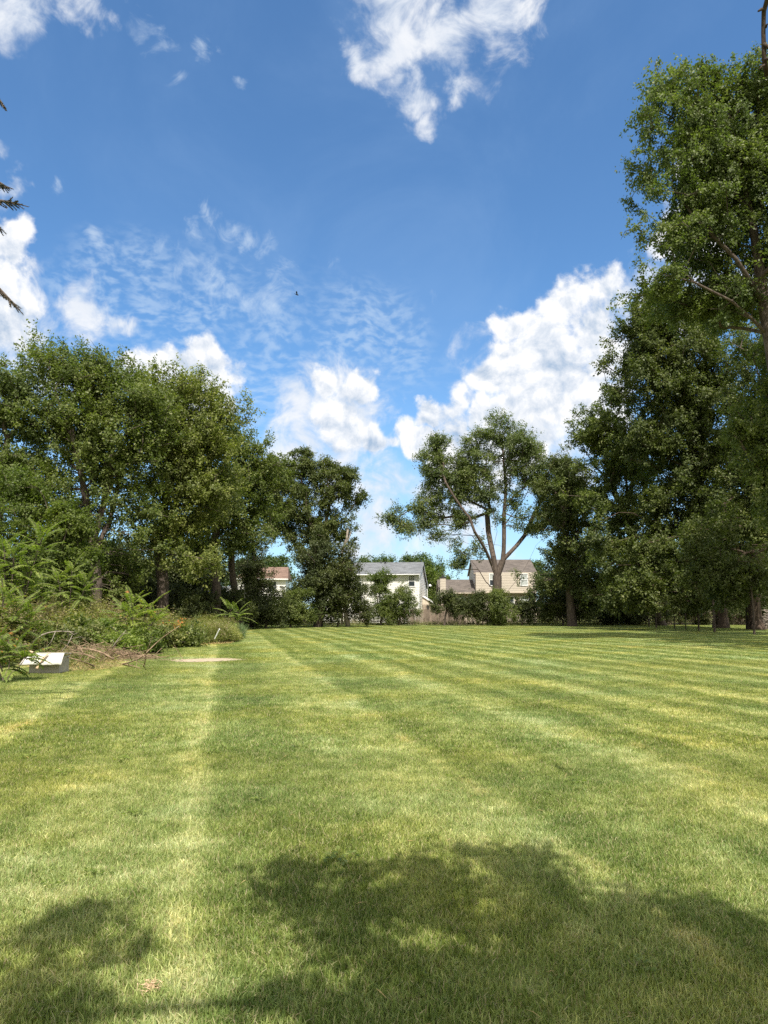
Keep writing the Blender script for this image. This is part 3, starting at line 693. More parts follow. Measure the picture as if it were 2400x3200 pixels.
# ------------------------------------------------------------------ distant trees behind the houses
FT = 'distant trees beyond the houses'
for k, (lab, dx, D, ells, n, m) in enumerate([
    ('dark rounded distant tree right of the white house, tallest there', 905, 125, [(890,1220,28,22),(925,1235,26,30),(945,1260,18,36),(905,1265,40,30)], 210, leafE),
    ('bright green nearer tree between the white house and the tan chimney', 932, 108, [(925,1245,22,20),(940,1275,24,30),(920,1300,24,30)], 190, leafC),
    ('spiky tree tops showing above the grey roof of the white house', 820, 120, [(800,1222,26,12),(840,1222,22,12),(785,1228,16,14),(812,1232,44,14)], 110, leafE),
    ('feathery trees showing above the brown roof', 585, 120, [(570,1218,20,18),(600,1216,22,20),(545,1222,18,18),(525,1228,14,22),(580,1240,60,18)], 190, leafE),
    ('low distant tree seen under the right edge of the lone maple', 1160, 125, [(1165,1240,22,26),(1185,1262,22,30)], 90, leafE),
    ('far tree filling the gap behind the left row, low on the horizon', 440, 120, [(430,1230,34,30),(480,1240,26,26),(380,1240,34,30)], 160, leafE),
    ('far rounded tree behind the big left trunks', 250, 115, [(250,1200,60,50),(150,1190,60,60),(330,1220,50,50)], 240, leafE)]):
    tree('distant_tree', lab, 'tree', base_of(dx, D), [E(a, c, D, r1, r2) for a, c, r1, r2 in ells], n, 90, .30, m, barkM, 80 + k, group=FT, spray=1.1, trunk_r=.35, up=.7)

# ------------------------------------------------------------------ shrubs
SH = 'shrubs along the far fence'
def shrub(lab, dx, D, ells, n, m, seed, nl=100, ls=.12, group=SH, spray=.55, dry=0.0, name='shrub', **k):
    b = base_of(dx, D)
    es = [E(a, c, D, r1, r2) for a, c, r1, r2 in ells]
    low = min(e[2] for e in es)
    lim = [[b, b + [0.05, 0, max(.25, low * .4)], np.array([es[0][0], es[0][1], max(.5, low)])]]
    return tree(name, lab, 'shrub', b, es, n, nl, ls, m, barkM, seed, limbs=lim, group=group, trunk_r=.09, rtip=.008, spray=spray, up=.4, trunk_name='stems', crown='foliage', dry=dry, **k)
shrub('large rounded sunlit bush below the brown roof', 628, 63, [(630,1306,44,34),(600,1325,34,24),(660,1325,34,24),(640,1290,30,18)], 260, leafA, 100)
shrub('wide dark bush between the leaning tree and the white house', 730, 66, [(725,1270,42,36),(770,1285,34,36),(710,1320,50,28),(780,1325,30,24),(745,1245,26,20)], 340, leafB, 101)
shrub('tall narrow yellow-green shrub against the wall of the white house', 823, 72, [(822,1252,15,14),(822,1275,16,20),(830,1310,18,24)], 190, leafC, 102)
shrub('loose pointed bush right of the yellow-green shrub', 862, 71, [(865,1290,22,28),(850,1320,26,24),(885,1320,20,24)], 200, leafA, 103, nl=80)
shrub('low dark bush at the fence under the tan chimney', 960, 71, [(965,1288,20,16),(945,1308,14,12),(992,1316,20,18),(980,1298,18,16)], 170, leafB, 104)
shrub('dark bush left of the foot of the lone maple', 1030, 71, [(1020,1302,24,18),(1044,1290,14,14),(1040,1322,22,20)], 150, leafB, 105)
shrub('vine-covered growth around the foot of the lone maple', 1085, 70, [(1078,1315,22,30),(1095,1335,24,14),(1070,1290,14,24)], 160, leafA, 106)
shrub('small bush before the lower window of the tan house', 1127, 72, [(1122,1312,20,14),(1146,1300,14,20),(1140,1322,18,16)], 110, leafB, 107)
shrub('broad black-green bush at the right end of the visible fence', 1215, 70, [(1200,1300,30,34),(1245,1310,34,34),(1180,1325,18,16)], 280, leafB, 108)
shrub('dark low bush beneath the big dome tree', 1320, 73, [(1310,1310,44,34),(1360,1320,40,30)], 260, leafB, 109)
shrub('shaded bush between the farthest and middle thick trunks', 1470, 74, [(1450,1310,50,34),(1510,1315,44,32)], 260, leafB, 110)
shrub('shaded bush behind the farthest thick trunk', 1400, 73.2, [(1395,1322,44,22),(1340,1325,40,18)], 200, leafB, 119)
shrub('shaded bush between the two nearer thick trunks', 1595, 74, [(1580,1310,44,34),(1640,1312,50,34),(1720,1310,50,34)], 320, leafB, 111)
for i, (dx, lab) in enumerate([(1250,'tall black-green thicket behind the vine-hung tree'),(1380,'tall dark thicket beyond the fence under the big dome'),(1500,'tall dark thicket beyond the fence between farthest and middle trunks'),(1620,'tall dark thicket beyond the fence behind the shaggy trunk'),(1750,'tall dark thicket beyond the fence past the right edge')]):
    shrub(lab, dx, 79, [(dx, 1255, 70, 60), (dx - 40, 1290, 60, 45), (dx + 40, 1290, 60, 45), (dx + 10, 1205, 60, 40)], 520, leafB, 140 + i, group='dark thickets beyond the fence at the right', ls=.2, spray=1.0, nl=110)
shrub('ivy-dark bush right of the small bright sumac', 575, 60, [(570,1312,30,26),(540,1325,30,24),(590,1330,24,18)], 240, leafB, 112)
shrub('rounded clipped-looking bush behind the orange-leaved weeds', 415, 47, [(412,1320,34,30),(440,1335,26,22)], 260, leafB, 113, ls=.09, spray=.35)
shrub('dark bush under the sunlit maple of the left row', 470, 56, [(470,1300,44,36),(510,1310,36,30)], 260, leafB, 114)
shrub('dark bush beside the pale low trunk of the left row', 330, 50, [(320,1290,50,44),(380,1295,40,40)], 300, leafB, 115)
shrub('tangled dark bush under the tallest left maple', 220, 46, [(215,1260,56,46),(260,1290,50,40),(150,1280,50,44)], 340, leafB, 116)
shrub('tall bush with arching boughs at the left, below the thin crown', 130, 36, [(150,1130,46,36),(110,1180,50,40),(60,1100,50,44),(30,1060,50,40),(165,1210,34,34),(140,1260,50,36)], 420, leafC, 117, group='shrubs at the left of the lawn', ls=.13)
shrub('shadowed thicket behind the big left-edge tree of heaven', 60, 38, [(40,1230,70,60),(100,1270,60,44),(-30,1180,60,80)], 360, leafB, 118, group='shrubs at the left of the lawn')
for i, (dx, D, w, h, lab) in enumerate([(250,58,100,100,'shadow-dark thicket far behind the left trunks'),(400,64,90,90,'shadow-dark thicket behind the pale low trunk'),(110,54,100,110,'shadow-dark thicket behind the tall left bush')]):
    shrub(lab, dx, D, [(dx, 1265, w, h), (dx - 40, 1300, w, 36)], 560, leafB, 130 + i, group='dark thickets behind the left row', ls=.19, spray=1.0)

# ------------------------------------------------------------------ tree of heaven / sumac: pinnate fronds
def fronds(pts, dirs, L, rng, n_pair=14, leaflet=.12, droop=.9):
    C, Dn, Nn, Ln, Wn = [], [], [], [], []; rach = []
    for p, d in zip(pts, dirs):
        d = d / np.linalg.norm(d); l = L * rng.uniform(.7, 1.15); prev = p.copy(); dd = d.copy()
        side = np.cross(dd, [0, 0, 1.]); side /= max(np.linalg.norm(side), 1e-6)
        for j in range(n_pair + 3):
            dd = dd + np.array([0, 0, -droop / (n_pair + 3)]); dd /= np.linalg.norm(dd)
            nx_ = prev + dd * l / (n_pair + 3); rach.append((prev, nx_)); prev = nx_
            if j < 2: continue
            u = (j - 2) / n_pair; ll = leaflet * (1 - .55 * abs(u - .35)) * rng.uniform(.85, 1.15)
            up = np.cross(side, dd)
            for sg in (-1, 1):
                C.append(prev); Dn.append(side * sg + dd * .35 - np.array([0, 0, .28]) + rng.normal(size=3) * .07); Nn.append(up + rng.normal(size=3) * .1); Ln.append(ll); Wn.append(ll * .36)
        C.append(prev); Dn.append(dd); Nn.append(np.cross(side, dd)); Ln.append(leaflet); Wn.append(leaflet * .3)
    return map(np.array, (C, Dn, Nn, Ln, Wn)), rach
def heaven(label, base, stems, L, leaflet, seed, nf=14, dry=.0, group='young trees of heaven', name='tree_of_heaven'):
    rng = np.random.default_rng(seed); base = np.asarray(base, float)
    T = thing(name, label, 'young tree', tuple(base), group=group)
    P0, D0, segs = [], [], []
    for (tx, ty, tz, r) in stems:
        top = base + np.array([tx, ty, tz]); poly = resample([base + [tx*.15, ty*.15, 0], base + [tx*.45, ty*.45, tz*.45], top], .25)
        rr = np.linspace(r, r * .45, len(poly))
        for i in range(len(poly) - 1): segs.append((poly[i], poly[i+1], rr[i], rr[i+1]))
        for k in range(nf):
            t = k / nf; a = k * 2.4 + rng.uniform(-.3, .3); q = poly[-1] - np.array([0, 0, 1]) * t * tz * .36 * rng.uniform(.8, 1.1)
            j = int(np.argmin([abs(pp[2] - q[2]) for pp in poly])); q = poly[j]
            el = 1.15 - t * 1.15 + rng.uniform(-.15, .15)
            P0.append(q); D0.append(np.array([math.cos(a) * math.cos(el), math.sin(a) * math.cos(el), math.sin(el)]))
    (C, Dn, Nn, Ln, Wn), rach = fronds(P0, D0, L, rng, leaflet=leaflet)
    for a, c in rach: segs.append((a, c, .007, .005))
    tubes_mesh('stem', [s[0] for s in segs], [s[1] for s in segs], [s[2] for s in segs], [s[3] for s in segs], barkM, T, k=5, origin=base)
    dr = (rng.random(len(C)) < dry) * rng.uniform(.4, 1, len(C))
    leaves_mesh('foliage', C, Dn, Nn, Ln, Wn, np.clip(rng.normal(.55, .2, len(C)), 0, 1), leafD, T, dr, origin=base)
    return T
heaven('bright tree of heaven with long arching fronds at the middle of the weed bank', base_of(285, 28), [(.0,0,1.75,.03),(.55,.3,1.6,.03),(-.35,.2,1.45,.025),(.9,0,1.15,.02),(.2,-.4,1.2,.02)], 1.0, .17, 200, nf=13, dry=.02)
heaven('small bright yellow-green tree of heaven near the right end of the weed bank', base_of(498, 40), [(0,0,1.5,.03),(.4,0,1.35,.02)], 1.0, .18, 201, nf=11)
heaven('tallest tree of heaven at the left edge with huge layered fronds', base_of(22, 27), [(.0,0,3.6,.05),(-.6,.4,3.9,.05),(.5,.2,3.1,.04),(-.8,-.3,2.9,.04),(.9,.3,4.4,.04)], 1.15, .18, 202, nf=20)
heaven('leafy tree of heaven low at the left edge in front of the taller one', base_of(5, 22), [(.0,0,1.9,.04),(-.5,.2,1.7,.04),(.45,0,1.55,.03),(.1,-.4,1.4,.03),(.7,.3,1.3,.03)], .85, .15, 203, nf=16, dry=.02)
heaven('low dark-fronded sprout drooping over the left side of the white box', base_of(28, 16.2), [(.0,0,.62,.02),(-.4,0,.75,.02),(.3,.1,.5,.015),(-.7,.2,.7,.02)], .62, .13, 204, nf=12, dry=.03)
heaven('feathery young tree of heaven among tall shrubs at the left', base_of(150, 33), [(.0,0,3.4,.04),(.7,0,2.8,.03),(-.6,0,3.0,.03)], 1.0, .17, 205, nf=16)

# ------------------------------------------------------------------ weed bank (uncountable growth)
def inpoly(p, poly):
    x, y = p[:, 0], p[:, 1]; r = np.zeros(len(p), bool); n = len(poly)
    for i in range(n):
        x0, y0 = poly[i]; x1, y1 = poly[(i + 1) % n]
        c = ((y0 > y) != (y1 > y)) & (x < (x1 - x0) * (y - y0) / (y1 - y0 + 1e-12) + x0)
        r ^= c
    return r
def noise2(p, s, seed):
    rng = np.random.default_rng(seed); v = 0
    for k in range(6):
        a = rng.uniform(0, 6.28); f = s * rng.uniform(.6, 1.8); v = v + np.sin((p[:, 0] * math.cos(a) + p[:, 1] * math.sin(a)) * f + rng.uniform(0, 6.28))
    return v / 6
def weeds(name, label, poly, n, h, mat, seed, ls=.07, per=26, dryf=.15, hvar=.35, stemr=.004, edge=1.2):
    rng = np.random.default_rng(seed); poly = [tuple(q) for q in poly]
    lo, hi = np.min(poly, 0), np.max(poly, 0); pts = np.zeros((0, 2))
    while len(pts) < n:
        c = rng.uniform(lo, hi, (n, 2)); pts = np.concatenate([pts, c[inpoly(c, poly)]])
    pts = pts[:n]
    # distance to the polygon edge: plants are lower at the rim
    ed = np.full(n, 9.0)
    for i in range(len(poly)):
        a, c = np.array(poly[i]), np.array(poly[(i + 1) % len(poly)]); ab = c - a
        t = np.clip(((pts - a) @ ab) / (ab @ ab), 0, 1); ed = np.minimum(ed, np.linalg.norm(pts - (a + t[:, None] * ab), axis=1))
    H = h * (1 + hvar * noise2(pts, 1.6, seed) * 1.6 + rng.normal(size=n) * .12) * np.clip(.35 + ed / edge * .65, .3, 1)
    H = np.maximum(H, .12)
    lean = rng.normal(size=(n, 2)) * .16
    p0 = np.column_stack([pts, np.zeros(n)]); p1 = np.column_stack([pts + lean * H[:, None], H])
    dryp = (noise2(pts, 2.3, seed + 5) + rng.normal(size=n) * .25) > (.45 - dryf)
    u = rng.uniform(.12, 1, (n, per)) ** .75
    c = p0[:, None] + (p1 - p0)[:, None] * u[..., None] + rng.normal(size=(n, per, 3)) * [.05, .05, .03]
    ang = rng.uniform(0, 6.28, (n, per)); d = np.stack([np.cos(ang), np.sin(ang), rng.uniform(-.2, .8, (n, per))], -1)
    nr = rng.normal(size=d.shape) * .5 + [0, 0, 1]
    l = ls * rng.uniform(.5, 1.4, (n, per)) * (1.15 - .5 * u)
    drv = np.repeat(dryp[:, None], per, 1) * np.clip((u - .35) * 2, 0, 1) * rng.uniform(.4, 1, (n, per)) + (rng.random((n, per)) < .04) * .8
    o = leaves_mesh(name, c.reshape(-1, 3), d.reshape(-1, 3), nr.reshape(-1, 3), l.ravel(), l.ravel() * .42, np.clip(rng.normal(.5, .2, n * per) + np.repeat(noise2(pts, .9, seed + 9) * .35, per), 0, 1), mat, None, np.clip(drv.ravel(), 0, 1))
    tag(o, label, 'undergrowth', kind='stuff')
    return o
def gp(*q): return [tuple(G(a, c)[:2]) for a, c in q]
weeds('weeds', 'tall mixed green weeds with brown seed heads filling the bank on the left', [*gp((-40,1452),(60,1432),(150,1404),(240,1394),(385,1394)), (-10.5,38), (-22,38), (-24,20)], 11000, 1.5, weedM, 301, dryf=.42, edge=.9, ls=.12, per=30, hvar=.6)
weeds('weeds', 'lower even green weeds forming the right end of the bank', [*gp((370,1396),(440,1392),(515,1388),(524,1378),(522,1368),(500,1360)), (-11.5,47), (-13,36), (-12,31)], 7000, .8, weedM, 302, dryf=.05, hvar=.45, edge=.6, ls=.10)
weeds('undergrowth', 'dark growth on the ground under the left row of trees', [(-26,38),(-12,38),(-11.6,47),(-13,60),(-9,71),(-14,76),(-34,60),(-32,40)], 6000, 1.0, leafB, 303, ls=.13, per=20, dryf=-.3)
weeds('undergrowth', 'low growth along the foot of the far fence', [(-12,72.2),(28,72.4),(28,73.6),(-12,73.6)], 1600, .42, weedM, 304, ls=.1, per=18, dryf=-.2, edge=.3)
for k, (x, dep, w_, h_, m_, lab) in enumerate([(170,27,26,26,leafC,'bright leafy weed bush standing behind the brush pile'),(225,29,22,24,leafD,'yellow-green weed bush left of the bright tree of heaven'),(120,25,26,24,weedM,'brownish seedy weed bush near the pale arching bough'),(345,30,24,22,weedM,'leafy weed bush under the right fronds of the bright tree of heaven'),
        (262,24.5,15,15,leafD,'small glossy bush at the foot of the weed bank by the white stake'),(205,25,18,20,weedM,'pale seedy weed bush above the middle of the brush pile'),(60,24,26,30,leafC,'leafy weed bush between the low fronds and the leaf heap'),(400,31,20,16,leafA,'dark green weed bush before the orange-leaved plant'),(310,26.5,14,14,leafC,'small round weed bush just behind the tip of the long branch')]):
    yb = 1317 + EYE / dep * FPX
    shrub(lab, x, dep, [(x, yb - h_ * 1.5, w_, h_), (x + w_ * .5, yb - h_ * .9, w_ * .8, h_ * .8), (x - w_ * .5, yb - h_ * .8, w_ * .8, h_ * .7)], 110, m_, 320 + k, nl=70, ls=.10, group='bushy weeds in the bank', spray=.38, name='weed_bush')
# bluish grass tuft at the right tip of the bank and straw at its foot
def grassmass(name, label, poly, n, h, mat, seed, w=.012, lean=.35, cat='grass'):
    rng = np.random.default_rng(seed); lo, hi = np.min(poly, 0), np.max(poly, 0); c = rng.uniform(lo, hi, (n * 4, 2)); c = c[inpoly(c, poly)][:n]; n = len(c)
    d = np.column_stack([rng.normal(size=(n, 2)) * lean, np.ones(n)])
    l = h * rng.uniform(.5, 1.2, n)
    o = leaves_mesh(name, np.column_stack([c, np.zeros(n)]), d, rng.normal(size=(n, 3)) + [0, -.5, .4], l, np.full(n, w) * 1.0, rng.random(n), mat, None, (rng.random(n) < .2) * .6, fold=.25)
    return tag(o, label, cat, kind='stuff')
grassmass('tall_grass', 'blue-green tall grass at the right tip of the weed bank', gp((470,1384),(526,1382),(524,1366),(495,1364)), 2600, .75, leaf_mat('blue_grass', [(0, (.07, .13, .05)), (1, (.18, .27, .13))]), 310, .02)
grassmass('straw', 'dry straw lying at the foot of the weed bank', gp((150,1420),(250,1398),(380,1398),(500,1390),(515,1384),(430,1388),(300,1390),(150,1396)), 9000, .14, strawM, 311, .012, 2.2)
grassmass('straw', 'matted brown straw and twigs under the brush pile', gp((130,1452),(210,1450),(262,1440),(262,1405),(150,1400),(60,1415),(40,1440)), 6500, .2, strawM, 312, .012, 2.6)
weeds('weeds', 'sparse low green weeds growing up through the brush heap', gp((60,1436),(130,1446),(210,1444),(255,1432),(255,1404),(120,1404)), 500, .45, weedM, 315, ls=.08, per=16, dryf=.1, edge=.3)

# ------------------------------------------------------------------ dead leaves, brush, branches
rng = np.random.default_rng(5)
def heap_leaves(name, label, cat, centre, rx, ry, h, n, ls, mat, seed):
    rng = np.random.default_rng(seed); centre = np.asarray(centre, float)
    u = rng.normal(size=(n, 2)) * .42; r = np.minimum(np.linalg.norm(u, axis=1), 1.2)
    z = h * np.clip(1 - r * r, 0, 1) * rng.uniform(.55, 1.05, n) + .02
    c = np.column_stack([centre[0] + u[:, 0] * rx, centre[1] + u[:, 1] * ry, z])
    o = leaves_mesh(name, c, rng.normal(size=(n, 3)), rng.normal(size=(n, 3)) * .7 + [0, -.3, 1], ls * rng.uniform(.6, 1.3, n), ls * .7, rng.random(n), mat, None, origin=centre, fold=.2)
    o.location = centre
    return tag(o, label, cat)
heap_leaves('dead_leaf_heap', 'heap of curled red-brown dead leaves at the left edge above the white box', 'leaf heap', G(12, 1426) + [-.2, 2.0, 0], .8, .7, .95, 1500, .10, deadleafM, 7)
def branch(label, pts, r, side=6, seed=0, mat=None, group='fallen branches by the brush pile', name='fallen_branch', tw=.5):
    rng = np.random.default_rng(seed); pts = [np.asarray(p, float) for p in pts]; b = pts[0].copy(); b[2] = 0
    T = thing(name, label, 'branch', tuple(b), group=group)
    poly = resample(pts, .15); mb = MB(); n = len(poly)
    mb.tube([tuple(p - b) for p in poly], list(np.linspace(r, r * .35, n)), 7); mb.build('main_stem', mat or twigM, T, True)
    if side:
        for k in range(side):
            mb = MB()
            i = rng.integers(n // 4, n - 1); p = poly[i] - b; ax = norm(poly[min(i+1, n-1)] - poly[i-1])
            d = norm(ax * .6 + rng.normal(size=3) * .6 + [0, 0, .15]); L_ = tw * rng.uniform(.5, 1.3)
            q = p + d * L_ * .5; q2 = q + norm(d + rng.normal(size=3) * .45) * L_ * .5
            if p[2] + 0 < .03: p = p + [0, 0, .02]
            q[2] = max(q[2], .015); q2[2] = max(q2[2], .012)
            mb.tube([tuple(p), tuple(q), tuple(q2)], [r * .4, r * .28, r * .1], 5)
            mb.build('twig', mat or twigM, T, True)
    return T
def PB(x, y, dep, zmin=.02):
    p = P(x, y, dep); p[2] = max(p[2], zmin); return p
D = 19.6
branch('long forked dead branch rising up to the right from the lawn', [G(262,1437)+[0,0,.02], PB(300,1423,19.2), PB(325,1401,19.3), PB(350,1378,19.4), PB(388,1352,19.5)], .024, 7, 1)
branch('short branch lying on the lawn where the long forked one rests', [G(266,1437)+[0,0,.03], G(290,1442)+[0,0,.03], G(306,1447)+[0,0,.02]], .025, 3, 2, tw=.25)
branch('upright broken stub with twigs at the foot of the long branch', [G(310,1441)+[0,0,.02], PB(314,1425,18.9), PB(308,1412,18.9)], .022, 4, 3, tw=.3)
branch('bare tan pole lying slantwise right of the white box', [G(205,1441)+[0,0,.02], PB(175,1428,18.4), PB(140,1418,18.6)], .028, 0, 4)
branch('curved tan bough on top of the brush pile', [PB(245,1424,19.5), PB(225,1412,19.5), PB(190,1402,19.6), PB(150,1405,19.8)], .028, 6, 5)
branch('forked bough lying across the middle of the brush pile', [PB(205,1422,19.2), PB(180,1412,19.3), PB(150,1410,19.4)], .025, 6, 6)
branch('pale arching dead bough over the weeds left of the brush', [PB(72,1387,22), PB(90,1372,22), PB(120,1364,22), PB(160,1365,22)], .028, 3, 7, greywoodM)
branch('thin slanting dead branch rising among the weeds', [PB(242,1400,22.5), PB(256,1380,22.5), PB(272,1362,22.5)], .02, 5, 8, greywoodM)
branch('thin grey bough leaning out at the top of the brush pile', [PB(130,1412,20.4), PB(146,1392,20.4), PB(156,1372,20.6)], .018, 5, 9, greywoodM)
# the tangled heap itself: fine twigs nobody could count
def twigheap(name, label, centre, rx, ry, h, n, seed, mat, L_=.9, r=.007):
    rng = np.random.default_rng(seed); u = rng.normal(size=(n, 2)) * .45; rr = np.linalg.norm(u, axis=1)
    z = h * np.clip(1 - rr * rr, 0, 1) * rng.uniform(.05, 1, n) + .02
    c = np.column_stack([centre[0] + u[:, 0] * rx, centre[1] + u[:, 1] * ry, z]); d = norm(rng.normal(size=(n, 3)) * [1, .6, .22]); l = L_ * rng.uniform(.3, 1, n)[:, None]
    a = c - d * l * .5; m = c + rng.normal(size=(n, 3)) * .04; e = c + d * l * .5
    for q in (a, m, e): q[:, 2] = np.maximum(q[:, 2], .01)
    rA = r * rng.uniform(.5, 1.8, n)
    o = tubes_mesh(name, np.concatenate([a, m]), np.concatenate([m, e]), np.concatenate([rA, rA * .8]), np.concatenate([rA * .8, rA * .4]), mat, None, k=4)
    return tag(o, label, 'brush', kind='stuff')
c0 = G(190, 1430)
twigheap('brush', 'tangled heap of fine dry twigs and stalks behind the white box', c0 + [-.2, .8, 0], 2.2, 1.3, .42, 420, 21, twigM, 1.3, .008)
twigheap('brush', 'grey-brown stalks rising into the weeds above the brush heap', G(120, 1410) + [0, .8, 0], 2.6, 1.4, .9, 500, 22, greywoodM, 1.0, .004)
twigheap('brush', 'grey pile of cut sticks at the right edge beyond the shaggy trunk', base_of(1674, 59), 1.5, 1.0, 1.7, 420, 23, greywoodM, 1.5, .02)
def orange(): 
    b = base_of(383, 33)
    rng = np.random.default_rng(9); n = 260
    c = b + np.column_stack([rng.normal(size=n) * .28, rng.normal(size=n) * .25, .75 + rng.normal(size=n) * .18])
    T = thing('weed_plant', 'weed with bright orange withered leaves at the middle of the bank', 'plant', tuple(b))
    mb = MB()
    for k in range(6): mb.tube([(0, 0, 0), (rng.normal() * .1, rng.normal() * .1, .4), (rng.normal() * .25, rng.normal() * .2, .85)], [.012, .01, .005], 5)
    mb.build('stems', twigM, T, True)
    leaves_mesh('foliage', c, rng.normal(size=(n, 3)) + [0, 0, -.5], rng.normal(size=(n, 3)), np.full(n, .12), np.full(n, .05), rng.random(n), leaf_mat('orange_leaves', [(0, (.35, .10, .02)), (1, (.62, .27, .06))], trans=.3), T, origin=b)
orange()
# stakes in the weeds
def stake(lab, p, q, w):
    T = MB(); p = np.asarray(p); q = np.asarray(q); b = p.copy()
    T.tube([(0, 0, 0), tuple((q - p) * .5), tuple(q - p)], w, 4); T.tube([tuple((q - p) * .985), tuple((q - p) * 1.01)], w * 1.15, 4)
    o = T.build('stake', whitePaint); o.location = b; tag(o, lab, 'stake', 'pale stakes in the weeds')
stake('pale stake leaning right near the right end of the weed bank', np.array([*P(464,1377,31)[:2], .35]), P(474,1359,30.8), .028)
stake('short upright white stake low in the weeds left of the long branch', np.array([*P(262,1400,26)[:2], 0]), P(262,1364,25.2), .022)
stake('thin upright post in the weeds between the bright trees of heaven', np.array([*P(442,1368,36)[:2], 0]), P(442,1350,36), .03)

# ------------------------------------------------------------------ open white box with drooping flaps
bx = G(98, 1456); T = thing('carton', 'opened off-white box with drooping lid flaps at the left by the brush', 'box', (bx[0], bx[1] + .25, 0), R_(-4))
mb = MB()
for (x0, x1, y0, y1) in ((-.42, .36, -.24, -.215), (-.42, .36, .215, .24), (-.42, -.395, -.215, .215), (.335, .36, -.215, .215)): mb.box(x0, x1, y0, y1, 0, .43)
mb.box(-.39, .33, -.21, .21, .01, .03)
mb.build('body', boxGrey, T)
def flap(x0, x1, y0, z0, y1, z1, sk, name, mat, th=.02, lab=None):
    mb = MB(); n = 5; rowsA = []
    vs = []
    for j in range(n + 1):
        t = j / n; y = y0 + (y1 - y0) * t; z = z0 + (z1 - z0) * t + .035 * math.sin(t * 3.1); s = sk * t
        for i in range(9):
            u = i / 8; x = x0 - s * (1 - u) * 1 + (x1 + s * u * .8 - x0 + s * (1 - u) * 0) * u - 0
            wv = .012 * math.sin(u * 9 + x0 * 7) * t
            vs.append((x, y + wv, z + wv * .6))
    top = [(v[0], v[1], v[2]) for v in vs]; bot = [(v[0], v[1] + th, v[2] - th) for v in vs]
    m = 9; fs = []
    for j in range(n):
        for i in range(8):
            a = j * m + i; fs.append((a, a + 1, a + m + 1, a + m)); k = len(vs); fs.append((k + a, k + a + m, k + a + m + 1, k + a + 1))
    K = len(vs)
    for i in range(8): fs.append((i, K + i, K + i + 1, i + 1)); a = n * m + i; fs.append((a, a + 1, K + a + 1, K + a))
    for j in range(n): a = j * m; fs.append((a, a + m, K + a + m, K + a)); a = j * m + 8; fs.append((a, K + a, K + a + m, a + m))
    mb.add(top + bot, fs); o = mb.build(name, mat, T, True)
    if lab: o['label'] = lab
flap(-.44, .085, -.20, .50, -.47, .25, .10, 'flap', boxM)
flap(.11, .45, -.20, .51, -.45, .25, .08, 'flap', boxM)
mb = MB()
mb.prism([(-.44, -.20, .50), (.45, -.20, .51), (.42, .20, .475), (-.41, .20, .46)], (0, 0, .018)); mb.build('lid', boxM, T)
mb = MB()
mb.prism([(-.02, -.485, .27), (.07, -.475, .36), (.10, -.42, .44), (.11, -.30, .505), (.06, -.30, .50), (.02, -.42, .40), (-.10, -.50, .155), (-.03, -.505, .15)], (0, -.012, .008)); mb.build('torn_strip', boxTan, T)
mb = MB(); mb.prism([(-.45, -.1, .47), (-.62, -.14, .50), (-.60, 0, .56), (-.43, .05, .50)], (0, 0, .012)); o = mb.build('flap', boxTan, T); o['label'] = 'brown torn flap at the left end'

# ------------------------------------------------------------------ bare strip in the lawn
g = [G(*q) for q in ((362,1427),(395,1424),(430,1422.5),(490,1421.5),(524,1423),(528,1425),(490,1428),(430,1430),(385,1429.5))]
rng = np.random.default_rng(3); ring = []
for i in range(len(g)):
    a, c = g[i], g[(i + 1) % len(g)]
    for t in np.linspace(0, 1, 8, endpoint=False): ring.append(a + (c - a) * t + np.array([rng.normal() * .05, rng.normal() * .07, 0]))
ctr = np.mean(ring, 0); me = bpy.data.meshes.new('soil_patch')
me.from_pydata([tuple(ctr + [0, 0, .030])] + [tuple(p + [0, 0, .004]) for p in ring], [], [(0, 1 + i, 1 + (i + 1) % len(ring)) for i in range(len(ring))]); me.materials.append(soilM)
tag(link(bpy.data.objects.new('soil_patch', me)), 'pale bare sandy strip in the lawn', None, kind='structure')
SOILPOLY = [tuple(p[:2]) for p in ring]

